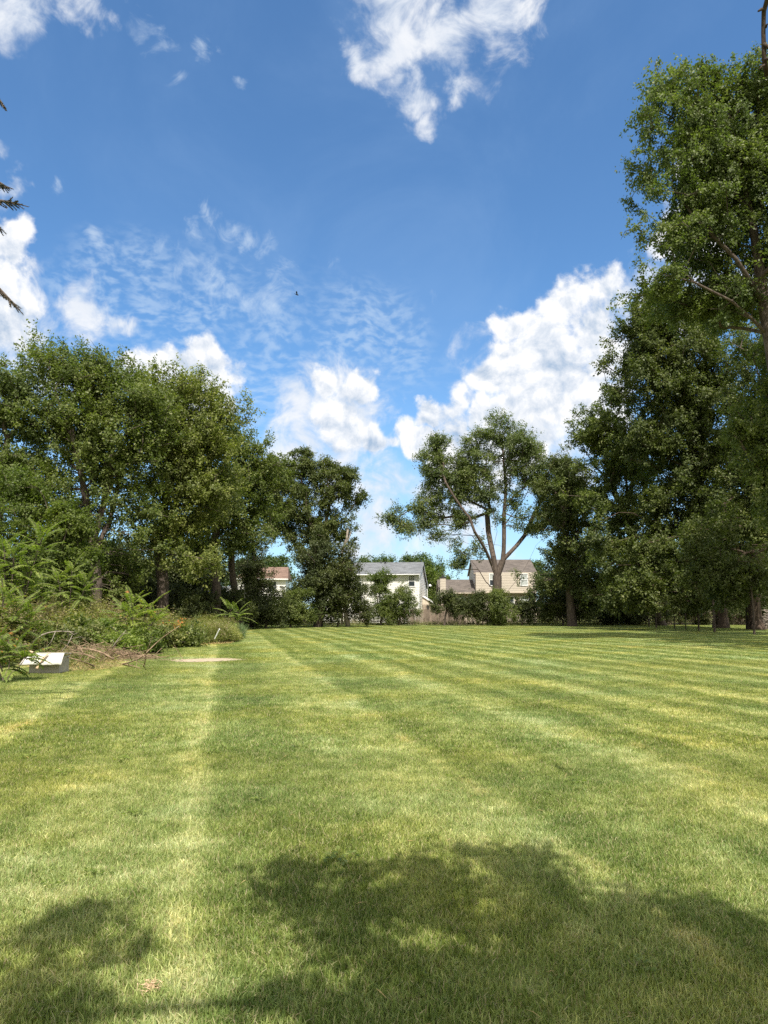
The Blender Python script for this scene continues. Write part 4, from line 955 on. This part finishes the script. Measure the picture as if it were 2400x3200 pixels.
# ------------------------------------------------------------------ houses
def lap(mb, a, c, z0, z1, nrm, step=.2, clip=None):
    """lapped siding courses between the ground points a and c; clip(t, z) trims for gables"""
    a, c, nrm = Vector(a), Vector(c), Vector(nrm); z = z0
    while z < z1 - 1e-4:
        ze = min(z + step, z1)
        ta, tb = (0, 1) if clip is None else clip(ze)
        p, q = a.lerp(c, ta), a.lerp(c, tb)
        if tb > ta:
            o = nrm * .018
            mb.add([p + o + Vector((0,0,z)), q + o + Vector((0,0,z)), q + Vector((0,0,ze)), p + Vector((0,0,ze)), p + Vector((0,0,z)), q + Vector((0,0,z))], [(0,1,2,3),(4,5,1,0)])
        z = ze
def window(T, x, z, w, h, y, grid=(0, 0), lower=glassM, upper=glassM, frame=whitePaint):
    mb = MB(); f = .09
    mb.box(x-w/2-f, x-w/2, y-.07, y+.02, z-f, z+h+f); mb.box(x+w/2, x+w/2+f, y-.07, y+.02, z-f, z+h+f)
    mb.box(x-w/2, x+w/2, y-.07, y+.02, z+h, z+h+f); mb.box(x-w/2, x+w/2, y-.07, y+.02, z-f, z); mb.box(x-w/2, x+w/2, y-.055, y+.02, z+h*.5-.03, z+h*.5+.03)
    for i in range(1, grid[0]): mb.box(x-w/2+w*i/grid[0]-.012, x-w/2+w*i/grid[0]+.012, y-.04, y+.01, z+h*.5+.03, z+h)
    for j in range(1, grid[1]):
        zz = z+h*.5+.03+(h*.5-.03)*j/grid[1]; mb.box(x-w/2, x+w/2, y-.037, y+.01, zz-.012, zz+.012)
    F = mb.build('window', frame, T)
    mb = MB(); mb.box(x-w/2, x+w/2, y-.02, y+.005, z+h*.5+.03, z+h); mb.build('upper_pane', upper, F)
    mb = MB(); mb.box(x-w/2, x+w/2, y-.02, y+.005, z, z+h*.5-.03); mb.build('lower_pane', lower, F)
    return F
def roof_slab(T, x0, x1, ya, za, yb, zb, mat, th=.12, fascia=None):
    mb = MB(); L_ = math.hypot(yb-ya, zb-za); ang = math.atan2(zb-za, yb-ya)
    mb.box(x0, x1, 0, L_, -th, 0)
    o = mb.build('roof', mat, T); o.location = (0, ya, za); o.rotation_euler = (ang, 0, 0)
    if ang < 0 or yb < ya: pass
    return o
def gable_roof(T, x0, x1, yf, zf, yr, zr, yb, zb, mat, trim, ov=.38, rake=.22):
    s1 = (zr - zf) / (yr - yf); s2 = (zr - zb) / (yb - yr)
    fo, zo = yf - ov, zf - ov * s1; bo, zbo = yb + ov, zb - ov * s2
    mb = MB(); L_ = math.hypot(yr - fo, zr - zo); mb.box(x0 - rake, x1 + rake, 0, L_, 0, .07)
    o = mb.build('roof', mat, T); o.location = (0, fo, zo + .05); o.rotation_euler = (math.atan2(zr - zo, yr - fo), 0, 0)
    mb = MB(); L_ = math.hypot(bo - yr, zr - zbo); mb.box(x0 - rake, x1 + rake, -L_, 0, 0, .07)
    o = mb.build('roof', mat, T); o.location = (0, bo, zbo + .05); o.rotation_euler = (-math.atan2(zr - zbo, bo - yr), 0, 0)
    mb = MB()   # soffit, fascia, gutter, rake boards
    mb.box(x0 - rake, x1 + rake, fo + .02, yf + .02, zo - .05, zo - .02)
    mb.box(x0 - rake, x1 + rake, fo - .02, fo + .02, zo - .09, zo + .07)
    for sx in (x0 - rake, x1 + rake - .03):
        mb.prism([(sx, fo, zo - .14), (sx, yr, zr - .14), (sx, yr, zr + .03), (sx, fo, zo + .03)], (.03, 0, 0))
        mb.prism([(sx, bo, zbo - .14), (sx, yr, zr - .142), (sx, yr, zr + .028), (sx, bo, zbo + .03)], (.03, 0, 0))
    mb.build('eaves_trim', trim, T)
    mb = MB(); mb.tube([(x0 - rake, fo - .08, zo), (x1 + rake, fo - .08, zo)], .065, 8); mb.build('gutter', trim, T, True)
def shell(T, x0, x1, yf, yb, zf, zr, yr, zb, siding, trim, name='walls'):
    mb = MB()
    lap(mb, (x0, yf, 0), (x1, yf, 0), 0, zf, (0, -1, 0))
    D_ = yb - yf
    def cl(z):
        a = 0.0 if z <= zf else (z - zf) / (zr - zf) * (yr - yf) / D_
        c = 1.0 if z <= zb else 1 - (z - zb) / (zr - zb) * (yb - yr) / D_
        return a, max(c, a)
    lap(mb, (x1, yf, 0), (x1, yb, 0), 0, zr, (1, 0, 0), clip=cl)
    lap(mb, (x0, yf, 0), (x0, yb, 0), 0, zr, (-1, 0, 0), clip=cl)
    mb.add([(x0+.003, yf+.003, 0), (x1-.003, yf+.003, 0), (x1-.003, yf+.003, zf), (x0+.003, yf+.003, zf), (x0+.003, yb, 0), (x1-.003, yb, 0), (x1-.003, yb, zb), (x0+.003, yb, zb), (x0+.003, yr, zr), (x1-.003, yr, zr)],
           [(0,1,2,3), (5,4,7,6), (1,5,6,9,2), (4,0,3,8,7)])
    mb.build(name, siding, T)
    for x in (x0, x1):
        mb = MB(); mb.box(x - .06, x + .06, yf - .03, yf + .06, 0, zf - .02); mb.build('corner_board', trim, T)
# white house
c = P(1309.5 / 1.44666, 1317, 85)
T = thing('house', 'white two-storey house with a grey shingle roof behind the far fence', 'house', (c[0], 85, 0), R_(-8.4))
shell(T, -11.5, 0, 0, 10, 5.85, 7.35, 4.0, 4.65, whiteSiding, whitePaint)
gable_roof(T, -11.5, 0, 0, 5.85, 4.0, 7.35, 10, 4.65, greyRoof, whitePaint)
window(T, -.85, 4.35, .68, 1.2, 0, (3, 3), upper=curtainM); window(T, -7.35, 4.35, .68, 1.2, 0, (3, 3))
window(T, -4.2, 1.0, 1.2, 1.3, 0); window(T, -1.6, 1.0, .9, 1.3, 0)
mb = MB(); mb.tube([(.12, -.46, 5.6), (.12, -.1, 5.25), (.12, -.06, 5.0), (.12, -.06, .3)], .05, 6); mb.build('downspout', whitePaint, T, True)
mb = MB(); mb.tube([(.1, 9.9, 4.4), (.14, 9.8, 4.0), (.14, 9.8, .3)], .05, 6); mb.build('downspout', whitePaint, T, True)
mb = MB(); mb.tube([(.16, 10.3, 4.6), (.55, 10.1, 4.75)], .03, 6); mb.tube([(.5, 10.05, 4.72), (.53, 10.0, 4.76)], [.16, .2], 12); mb.build('satellite_dish', whitePaint, T, True)
mb = MB(); mb.tube([(-5.1, 3.6, 7.1), (-5.1, 3.6, 7.65)], .06, 8); mb.build('roof_vent', darkMetal, T, True); mb = MB(); mb.tube([(-4.55, 3.5, 7.05), (-4.55, 3.5, 7.45)], .11, 8); mb.tube([(-4.55, 3.5, 7.45), (-4.55, 3.5, 7.52)], .16, 8); mb.build('roof_vent', darkMetal, T, True)
mb = MB(); mb.prism([(.02, 4.4, 0), (1.25, 4.4, 0), (1.25, 4.4, 2.3), (.02, 4.4, 3.15)], (0, 3.4, 0)); mb.build('side_porch', tanTrim, T)
mb = MB(); mb.prism([(.02, 4.25, 3.18), (1.45, 4.25, 2.26), (1.45, 4.25, 2.36), (.02, 4.25, 3.28)], (0, 3.7, 0)); mb.build('porch_roof', whitePaint, T)
# tan house
c = P(1488.7 / 1.44666, 1317, 88)
T = thing('house', 'tan two-storey house with a low wing and chimney behind the lone maple', 'house', (c[0], 88, 0), R_(-1.5))
shell(T, 0, 7.35, .5, 9, 6.15, 7.9, 4.5, 6.15, tanSiding, tanTrim)
gable_roof(T, 0, 7.35, .5, 6.15, 4.5, 7.9, 9, 6.15, tanRoof, tanTrim, ov=.32)
# the upper floor juts out over the ground floor
mb = MB(); lap(mb, (0, 0, 0), (7.35, 0, 0), 3.75, 6.12, (0, -1, 0)); mb.box(.004, 7.346, .004, .49, 3.75, 6.10); mb.build('upper_bay', tanSiding, T)
mb = MB(); mb.box(-.03, 7.38, -.03, .46, 3.60, 3.745); mb.build('bay_trim', tanTrim, T)
window(T, 5.9, 4.55, .78, 1.32, 0, upper=blindM, lower=blindM); window(T, 2.1, 4.55, .78, 1.32, 0, upper=blindM); window(T, 6.0, 1.9, .9, 1.2, .5, upper=blindM); window(T, 4.2, 1.9, .9, 1.2, .5)
shell(T, -4.35, -.02, .2, 7.8, 3.7, 5.3, 4.0, 3.7, tanSiding, tanTrim, 'wing_walls')
gable_roof(T, -4.35, -.27, .2, 3.7, 4.0, 5.3, 7.8, 3.7, tanRoof, tanTrim, ov=.32)
window(T, -1.3, 1.7, 1.0, 1.3, .2); window(T, -2.8, 1.7, 1.0, 1.3, .2)
mb = MB(); lap(mb, (-4.42, -.35, 0), (-3.72, -.35, 0), 0, 5.45, (0, -1, 0)); lap(mb, (-3.72, -.35, 0), (-3.72, .6, 0), 0, 5.45, (1, 0, 0)); lap(mb, (-4.42, -.35, 0), (-4.42, .6, 0), 0, 5.45, (-1, 0, 0)); mb.box(-4.415, -3.725, -.345, .6, 0, 5.45)
mb.build('chimney', tanSiding, T)
mb = MB(); mb.box(-4.5, -3.64, -.43, .68, 5.452, 5.56); mb.tube([(-4.07, .1, 5.5), (-4.07, .1, 5.82)], .14, 10); mb.build('chimney_cap', darkMetal, T)
# brown-roofed house
c = P(890 / 1.44666, 1317, 92)
T = thing('house', 'white house with a brown hipped roof, mostly hidden by trees at the left', 'house', (c[0], 92, 0), R_(4))
shell(T, -6.2, 0, 0, 8, 5.6, 5.6, 4, 5.6, whiteSiding, whitePaint)
mb = MB(); e = .4
A = [(-6.2-e, -e, 5.5), (e, -e, 5.5), (e, 8+e, 5.5), (-6.2-e, 8+e, 5.5)]; r1, r2 = (-4.6, 4, 7.25), (-1.2+1.3, 4, 7.25)
mb.add(A + [r1, r2], [(0,1,5,4), (1,2,5), (2,3,4,5), (3,0,4), (3,2,1,0)])
mb.build('roof', brownRoof, T)
mb = MB(); mb.box(-6.2-e, e, -e-.05, -e+.0, 5.38, 5.52); mb.build('gutter', whitePaint, T)
mb = MB(); mb.tube([(-2.3, 2, 6.3), (-2.3, 2, 6.75)], .06, 8); mb.build('roof_vent', darkMetal, T, True)
window(T, -1.6, 3.9, .9, 1.2, 0); window(T, -4.6, 3.9, .9, 1.2, 0); window(T, -3.1, 1.2, .9, 1.2, 0)
# small white gabled building
c = P(672 / 1.44666, 1317, 92)
T = thing('garage', 'small white gabled outbuilding glimpsed low behind the left trees', 'garage', (c[0], 92, 0), R_(-38))
shell(T, -5.5, 0, 0, 5, 3.0, 4.5, 2.5, 3.0, whiteSiding, whitePaint); gable_roof(T, -5.5, 0, 0, 3.0, 2.5, 4.5, 5, 3.0, greyRoof, whitePaint, ov=.3)

# ------------------------------------------------------------------ fences
def fence(label, p0, p1, h, mat, seed, gap=.14, w=.10, board=False):
    rng = np.random.default_rng(seed); p0, p1 = np.array(p0, float), np.array(p1, float); L_ = np.linalg.norm(p1 - p0); ang = math.atan2(p1[1]-p0[1], p1[0]-p0[0])
    T = thing('wooden_fence', label, 'fence', (p0[0], p0[1], 0), ang)
    n = max(1, round(L_ / 2.4)); pl = L_ / n
    for k in range(n + 1):
        mb = MB(); x = k * pl; mb.box(x-.05, x+.05, .04, .14, 0, h - .05); mb.build('post', mat, T)
    for k in range(n):
        mb = MB(); x = k * pl + .06
        while x < (k + 1) * pl - .06:
            hh = h + rng.normal() * .015; ww = w * rng.uniform(.92, 1.05); tl = rng.normal() * .006
            mb.prism([(x, -.01, .06), (x + ww, -.01, .06), (x + ww + tl, -.01, hh - .05), (x + ww * .72 + tl, -.01, hh), (x + ww * .28 + tl, -.01, hh), (x + tl, -.01, hh - .05)], (0, .018, 0)); x += gap
        mb.build('picket_panel', mat, T)
        mb = MB(); mb.box(k * pl, (k + 1) * pl, .01, .04, .35, .44); mb.box(k * pl, (k + 1) * pl, .01, .04, h - .42, h - .33); mb.build('rail', mat, T)
    return T
fence('long weathered brown picket fence across the far end of the lawn', (-14, 73.8), (44, 74.6), 1.62, fenceM, 1)
fence('taller pale wooden fence running back beside the white house', (4.45, 75.2), (5.3, 84), 2.05, fencePale, 2, gap=.112)
fence('pale cross fence joining the white house to the chimney end of the tan house', (4.6, 84.4), (9.5, 85.2), 2.2, fencePale, 3, gap=.112)

# ------------------------------------------------------------------ spruce beside the camera on the left
rng = np.random.default_rng(77)
b = np.array([-9.6, 8.6, 0]); T = thing('spruce_tree', 'spruce just beyond the left edge whose drooping twig tips poke into the sky', 'spruce', tuple(b))
mb = MB(); mb.tube([(0,0,0),(0,0,4),(.05,0,9),(.05,0,14)], [.22,.17,.09,.02], 10); mb.build('trunk', barkM, T, True)
segA, segB, ra, rb = [], [], [], []
C, Dn, Nn = [], [], []
def bough(p0, p1, r0, nfing=26, fl=.16):
    """a bough with finger-like needle twigs along its outer part"""
    poly = resample([p0, (p0 + p1) * .5 + [0, 0, .25], p1], .3); n = len(poly)
    for i in range(n - 1):
        segA.append(poly[i]); segB.append(poly[i+1]); ra.append(r0 * (1 - i / n) + .008); rb.append(r0 * (1 - (i+1) / n) + .008)
    ax = norm(poly[-1] - poly[-2]); sd = norm(np.cross(ax, [0, 0, 1.]))
    for k in range(nfing):
        t = .45 + .55 * k / nfing; q = poly[0] + 0; i = min(n - 2, int(t * (n - 1))); q = poly[i] + (poly[i+1] - poly[i]) * (t * (n - 1) - i)
        d = norm(ax * rng.uniform(.5, 1.1) + sd * (1 if k % 2 else -1) * rng.uniform(.3, 1) + np.array([0, 0, rng.uniform(-.75, .25)])); e = q + d * fl * rng.uniform(.7, 1.5)
        if k == nfing - 1: d = ax; e = q + ax * fl * .8
        segA.append(q); segB.append(e); ra.append(.007); rb.append(.006)
        m = 34; u = rng.random(m); th = rng.uniform(0, 6.28, m); a = norm(np.cross(d, [.3, .2, 1])); c_ = np.cross(d, a)
        dd = a * np.cos(th)[:, None] + c_ * np.sin(th)[:, None] + d * .9
        C.append(q + (e - q) * u[:, None]); Dn.append(dd); Nn.append(np.tile(d, (m, 1)) + rng.normal(size=(m, 3)) * .3)
for z in np.arange(1.6, 13, .55):
    for k in range(6):
        a = rng.uniform(0, 6.28); L_ = (14 - z) * .27 * rng.uniform(.8, 1.1)
        tip = b + [math.cos(a) * L_, math.sin(a) * L_, z - .25 * L_]
        # stay out of the view frame
        if tip[1] > 1 and tip[0] > -.575 * (tip[1]*math.cos(PITCH) + max(0, tip[2]-EYE)*math.sin(PITCH)) - .35: tip[0] = -.575 * (tip[1]*math.cos(PITCH) + max(0, tip[2]-EYE)*math.sin(PITCH)) - .35 - rng.random() * .4
        bough(b + [0, 0, z], tip, .03, 24)
for (x, y, dep, x0, y0) in ((5, 224, 9.5, -60, 215), (8, 400, 9.4, -50, 440), (36, 440, 9.3, -40, 500), (33, 660, 9.2, -50, 655), (-2, 490, 9.3, -70, 500)):
    tip = P(x, y, dep); q = P(x0, y0, dep); start = b + [0, 0, tip[2] + .5]
    bough(q, tip, .02, 30, .12)
    segA.append(start); segB.append(q); ra.append(.035); rb.append(.026)
tubes_mesh('branches', segA, segB, ra, rb, barkM, T, k=5, origin=b)
C = np.concatenate(C); n = len(C)
leaves_mesh('needles', C, np.concatenate(Dn), np.concatenate(Nn), np.full(n, .026), np.full(n, .005), rng.random(n), needleM, T, origin=b)

# ------------------------------------------------------------------ tree over the camera (it throws the foreground shade)
b = np.array([5.6, -5.2, 0])
tg = [(640,1890,60),(675,1945,55),(600,1935,40),(765,1880,36),(745,1950,50),(810,1965,45),(900,1885,55),(955,1905,50),(880,1945,50),(965,1975,50),(1010,1850,26),(1085,1870,34),(1150,1855,40),(1175,1900,50),(1095,1935,44),(1180,1965,55),(1280,1975,55),(1350,1955,40),
      (1250,2030,70),(1350,2040,70),(1450,2000,44),(1510,1960,50),(1560,2010,60),(1620,2040,70),(1540,2090,80),(1440,2080,70),(1330,2110,80),(1220,2090,80),(1150,2030,60),(1110,2110,80),(1050,2010,40),(1010,2110,70),(920,2140,70),(740,2030,50),(820,2070,40),(640,2160,36),(820,2190,70),(700,2210,60),(980,2190,90),(1120,2200,90),(1270,2200,90),(1420,2190,90),(1560,2180,90),(1660,2120,90),
      (140,1990,26),(200,1975,22),(105,2020,28),(245,2065,22),(60,2140,34),(20,2195,44),(150,2190,26)]
rng = np.random.default_rng(12)
ells = []
for (x, y, r) in tg:
    g0 = G(x, min(y, 2205)); rm = r / FPX * np.linalg.norm(g0 - [0, 0, EYE]); h = rng.uniform(5.0, 6.2)
    p = g0 + SUN / SUN[2] * h; ells.append((p[0], p[1], p[2], rm * .50, rm * .68, rm * .4))
more = [(6,-9,10,3,3,2.5),(3.5,-8,9,2.5,2,1.5),(8,-8,9,2.5,2,2),(1,-7.8,8.6,2,1.6,1),(5,-10,10,3,2,2)]
hang = [P(1690,-260,3.7), P(1668,-80,3.8), P(1657,0,3.85), P(1650,25,3.9), P(1649,70,3.9), P(1651,130,3.9), P(1657,165,3.95)]
limbs = [[b, b + [-.1,.2,2.5], b + [-.4,.5,5.2], b + [-.8,.9,8.5]], [b + [-.3,.4,4.8], (3.5,-3.4,7.2), (1.6,-1.8,7.6), (-.5,-1.4,7.6), (-2.2,-1.5,7.5)], [b + [-.3,.45,5], (5,-3,7.5), (4.2,-1.6,7.8), (3.2,-.6,7.8)],
         [b + [-.2,.3,3.8], (5.2,-2.4,7.2), (4.4,1.0,8.2), P(1760,-420,3.4)]]
# small shade clumps first (dense, small), then the main crown further back
all_e = ells * 1 + more
rng2 = np.random.default_rng(4)
tips_e = ells
T = thing('overhanging_tree', 'tree behind the camera whose bare twig hangs in at the top right corner', 'tree', tuple(b))
w = np.array([e[3] * e[4] for e in ells]); cnts = np.maximum(3, (w / w.max() * 15).astype(int))
pts = np.concatenate([np.array(e[:3]) + norm(rng2.normal(size=(k, 3))) * (rng2.random((k, 1)) ** .45) * np.array(e[3:6]) for e, k in zip(ells, cnts)])
pm, _, _ = sample_ells(more, 260, rng2)
tips = np.concatenate([pts, pm])
A, par, tipi, order = skeleton(b, limbs, tips, rng2, alpha=.2, step=.6)
cnt = np.zeros(len(A)); cnt[tipi] = 1
for i in range(len(A) - 1, 0, -1): cnt[par[i]] += cnt[i]
rad = .007 * np.maximum(cnt, 1) ** .53
i = np.arange(1, len(A)); tubes_mesh('trunk', A[par[i]], A[i], np.minimum(rad[par[i]], rad[i] * 1.15 + .002), rad[i], barkM, T, origin=b, k=6)
mb = MB(); hp = resample(hang, .12); rr = np.interp(np.linspace(0, 1, len(hp)), [0, .3, .75, 1], [.022, .0155, .0125, .014])
mb.tube([tuple(p - b) for p in hp], list(rr), 8)
for (x, y, x2, y2, r) in ((1651,20,1638,24,.010),(1650,95,1668,112,.010),(1652,128,1672,130,.009),(1651,140,1640,150,.006),(1654,60,1658,52,.007)):
    p, q = P(x, y, 3.89), P(x2, y2, 3.86); m = (p + q) * .5 + [0, 0, .006]; mb.tube([tuple(p - b), tuple(m - b), tuple(q - b)], [r, r * .9, r * .55], 6)
mb.tube([tuple(P(1760,-420,3.4) - b), tuple(P(1720,-340,3.55) - b), tuple(hang[0] - b)], [.035, .028, .022], 8)
mb.build('hanging_twig', barkR, T, True)  # dark bark colour stands in for the twig's silhouette against the sky
t = A[tipi]; n = len(t); per = 30
c = t[:, None] + rng2.normal(size=(n, per, 3)) * [.10, .10, .08]; d = rng2.normal(size=c.shape) + [0, 0, -.3]; nr = rng2.normal(size=c.shape) * .5 + [0, 0, 1]
m = n * per
leaves_mesh('crown', c.reshape(-1, 3), d.reshape(-1, 3), nr.reshape(-1, 3), .105 * rng2.uniform(.6, 1.3, m), np.full(m, .07), rng2.random(m), leafA, T, origin=b)

# ------------------------------------------------------------------ bird
p = P(641, 636, 46); mb = MB()
body = [(-.17, 0, .055), (-.10, 0, .03), (-.03, 0, 0), (.04, 0, -.025), (.09, 0, -.045), (.125, 0, -.055)]
mb.tube(body, [.008, .018, .034, .042, .033, .012], 8)
mb.prism([(-.16, -.03, .05), (-.16, .03, .05), (-.05, .012, .01), (-.05, -.012, .01)], (0, 0, .008))
for s in (-1, 1): mb.prism([(.05, s*.02, 0), (-.02, s*.02, .012), (-.05, s*.16, .10), (.02, s*.26, .12), (.06, s*.15, .085)], (0, 0, .008))
o = mb.build('bird', birdM, None, True); o.location = tuple(p); tag(o, 'tiny dark bird in the blue sky above the rippled clouds', 'bird')

# ------------------------------------------------------------------ lawn grass: instanced tufts, one object
def tuft(name, rad_, n, h, w, seed, dry=.10, lean=.55, prone=.25):
    rng = np.random.default_rng(seed); u = rng.normal(size=(n, 2)) * rad_ * .5
    ang = rng.uniform(0, 6.28, n); ln = np.abs(rng.normal(size=n)) * lean; ln = np.where(rng.random(n) < prone, ln + 1.0, ln)
    L_ = h * rng.uniform(.45, 1.25, n)
    d0 = np.column_stack([np.cos(ang) * ln * .4, np.sin(ang) * ln * .4, np.ones(n)]); d1 = np.column_stack([np.cos(ang) * ln * 1.3, np.sin(ang) * ln * 1.3, np.full(n, .75)])
    d0, d1 = norm(d0), norm(d1); fa = rng.uniform(0, 6.28, n); s = norm(np.column_stack([np.cos(fa), np.sin(fa), rng.normal(size=n) * .2])) * (w * rng.uniform(.6, 1.3, n))[:, None] * .5
    p0 = np.column_stack([u, np.full(n, -.004)]); p1 = p0 + d0 * L_[:, None] * .5; p2 = p1 + d1 * L_[:, None] * .5
    v = np.stack([p0 - s, p0 + s, p1 + s * .9, p1 - s * .9, p2 + s * .12, p2 - s * .12], 1).reshape(-1, 3)
    k = np.arange(n)[:, None] * 6; f = np.concatenate([k + [0, 1, 2, 3], k + [3, 2, 4, 5]], 1).reshape(-1, 4)
    rnd = np.repeat(np.clip(rng.beta(2, 2.4, n), 0, 1), 2); dr = np.repeat((rng.random(n) < dry) * rng.uniform(.4, 1, n), 2)
    me = bpy.data.meshes.new(name); me.vertices.add(len(v)); me.vertices.foreach_set('co', v.astype(np.float32).ravel())
    me.loops.add(f.size); me.loops.foreach_set('vertex_index', f.astype(np.int32).ravel()); me.polygons.add(len(f)); me.polygons.foreach_set('loop_start', np.arange(0, f.size, 4, dtype=np.int32)); me.update(calc_edges=True)
    for a, q in (('rnd', rnd), ('dry', dr)): at = me.attributes.new(a, 'FLOAT', 'FACE'); at.data.foreach_set('value', q.astype(np.float32))
    me.materials.append(bladeM); return bpy.data.objects.new(name, me)
def scatter(name, label, pts, variants, seed, smin=.85, smax=1.15):
    col = bpy.data.collections.new(name + '_kinds')
    for v in variants: col.objects.link(v)
    me = bpy.data.meshes.new(name); me.vertices.add(len(pts)); me.vertices.foreach_set('co', np.asarray(pts, np.float32).ravel()); me.update()
    o = bpy.data.objects.new(name, me); COL.objects.link(o)
    ng = bpy.data.node_groups.new(name, 'GeometryNodeTree')
    ng.interface.new_socket('Geometry', in_out='INPUT', socket_type='NodeSocketGeometry'); ng.interface.new_socket('Geometry', in_out='OUTPUT', socket_type='NodeSocketGeometry')
    N, L = ng.nodes, ng.links; gi, go = N.new('NodeGroupInput'), N.new('NodeGroupOutput')
    mp = N.new('GeometryNodeMeshToPoints'); L.new(gi.outputs[0], mp.inputs[0])
    ci = N.new('GeometryNodeCollectionInfo'); ci.inputs[0].default_value = col; ci.inputs[1].default_value = True; ci.inputs[2].default_value = True
    ip = N.new('GeometryNodeInstanceOnPoints'); L.new(mp.outputs[0], ip.inputs['Points']); L.new(ci.outputs[0], ip.inputs['Instance']); ip.inputs['Pick Instance'].default_value = True
    ri = N.new('FunctionNodeRandomValue'); ri.data_type = 'INT'; ri.inputs[4].default_value = 0; ri.inputs[5].default_value = len(variants) - 1; ri.inputs['Seed'].default_value = seed; L.new(ri.outputs[2], ip.inputs['Instance Index'])
    rr = N.new('FunctionNodeRandomValue'); rr.data_type = 'FLOAT_VECTOR'; rr.inputs[0].default_value = (0, 0, 0); rr.inputs[1].default_value = (0, 0, 6.283); rr.inputs['Seed'].default_value = seed + 1; L.new(rr.outputs[0], ip.inputs['Rotation'])
    rs = N.new('FunctionNodeRandomValue'); rs.data_type = 'FLOAT'; rs.inputs[2].default_value = smin; rs.inputs[3].default_value = smax; rs.inputs['Seed'].default_value = seed + 2; L.new(rs.outputs[1], ip.inputs['Scale'])
    L.new(ip.outputs[0], go.inputs[0]); md = o.modifiers.new('scatter', 'NODES'); md.node_group = ng
    tag(o, label, 'grass', kind='stuff'); return o
def field_pts(y0, y1, sp, seed, pad=1.0, k=.62):
    rng = np.random.default_rng(seed); ys = np.arange(y0, y1, sp); out = []
    for y in ys:
        w = y * k + pad; x = np.arange(-w, w, sp); out.append(np.column_stack([x, np.full(len(x), y)]))
    p = np.concatenate(out) + rng.uniform(-.5, .5, (sum(map(len, out)), 2)) * sp
    keep = np.ones(len(p), bool)
    for ox, oy in ((0,0),(0,.5),(0,.95),(0,-.3),(.3,0),(-.3,0)): keep &= ~inpoly(p + [ox, oy], SOILPOLY)
    bank = gp((-60,1470),(60,1440),(150,1412),(240,1400),(385,1398),(515,1390),(524,1378),(520,1364)) + [(-12,60),(-60,60),(-60,10)]
    keep &= ~inpoly(p, bank)
    p = p[keep]; return np.column_stack([p, np.zeros(len(p))])
near = [tuft('near_tuft', .26, 1000, .043, .0048, 400 + i, dry=.16, prone=.45) for i in range(6)]
midv = [tuft('mid_tuft', .42, 950, .042, .0078, 420 + i, dry=.15, prone=.4) for i in range(6)]
farv = [tuft('far_tuft', .85, 1100, .042, .015, 440 + i, dry=.10) for i in range(5)]
scatter('grass', 'short mown grass blades close to the camera', field_pts(1.6, 8.2, .21, 1), near, 11)
scatter('grass', 'mown grass in the middle of the lawn', field_pts(8.0, 23.0, .36, 2), midv, 12)
scatter('grass', 'mown grass of the far lawn', field_pts(22.6, 73.4, .72, 3), farv, 13)
# clumps of longer blades left standing here and there
rng = np.random.default_rng(8); q = field_pts(2.2, 16, .9, 5); q = q[rng.random(len(q)) < .22]
scatter('grass', 'longer stray blades standing above the mown lawn', q, [tuft('long_tuft', .16, 50, .085, .0055, 460 + i, dry=.2, lean=.7, prone=.2) for i in range(4)], 14, .7, 1.2)
# dry clippings left by the mower
q = field_pts(1.8, 15, .17, 7); q = q[rng.random(len(q)) < .5]; n = len(q); keepn = np.sin(q[:, 0] * 2.1 + q[:, 1] * .4) + np.sin(q[:, 1] * 1.3 - q[:, 0]) + rng.normal(size=n) * .8 > .2; q = q[keepn]; n = len(q)
q[:, 2] = rng.uniform(.012, .04, n)
tag(leaves_mesh('clippings', q, rng.normal(size=(n, 3)) * [1, 1, .25], rng.normal(size=(n, 3)) * .4 + [0, 0, 1], rng.uniform(.03, .085, n), np.full(n, .005), rng.random(n), strawM, None), 'dry pale grass clippings strewn over the near lawn', 'grass', kind='stuff')
g0 = G(328, 2146); n = 80
c_ = g0 + np.column_stack([rng.normal(size=n) * .018, rng.normal(size=n) * .016, rng.uniform(.02, .045, n)])
tag(leaves_mesh('dry_grass_wad', c_ - g0, rng.normal(size=(n, 3)) * [1, 1, .4], rng.normal(size=(n, 3)), np.full(n, .026), np.full(n, .004), rng.random(n), boxTan, None), 'small pale wad of dry grass on the lawn near the bottom left', 'dry grass').location = tuple(g0)
# broad-leaved lawn weeds
def rosette(seed):
    rng = np.random.default_rng(seed); n = 26; a = rng.uniform(0, 6.28, n); r = rng.uniform(0, .09, n)
    c = np.column_stack([np.cos(a) * r, np.sin(a) * r, rng.uniform(.01, .045, n)]); d = np.column_stack([np.cos(a), np.sin(a), rng.uniform(-.1, .5, n)])
    o = leaves_mesh('lawn_weed', c, d, np.tile([0, 0, 1.], (n, 1)) + rng.normal(size=(n, 3)) * .25, .038 * rng.uniform(.6, 1.2, n), .026, rng.random(n), leafD, None); COL.objects.unlink(o); return o
q = field_pts(2.0, 14, .8, 6); q = q[rng.random(len(q)) < .35]; q[:, 2] = .012
o = scatter('weeds', 'small broad-leaved weeds dotted through the near lawn', q, [rosette(480 + i) for i in range(4)], 15, .6, 1.2)
o['category'] = 'weeds'
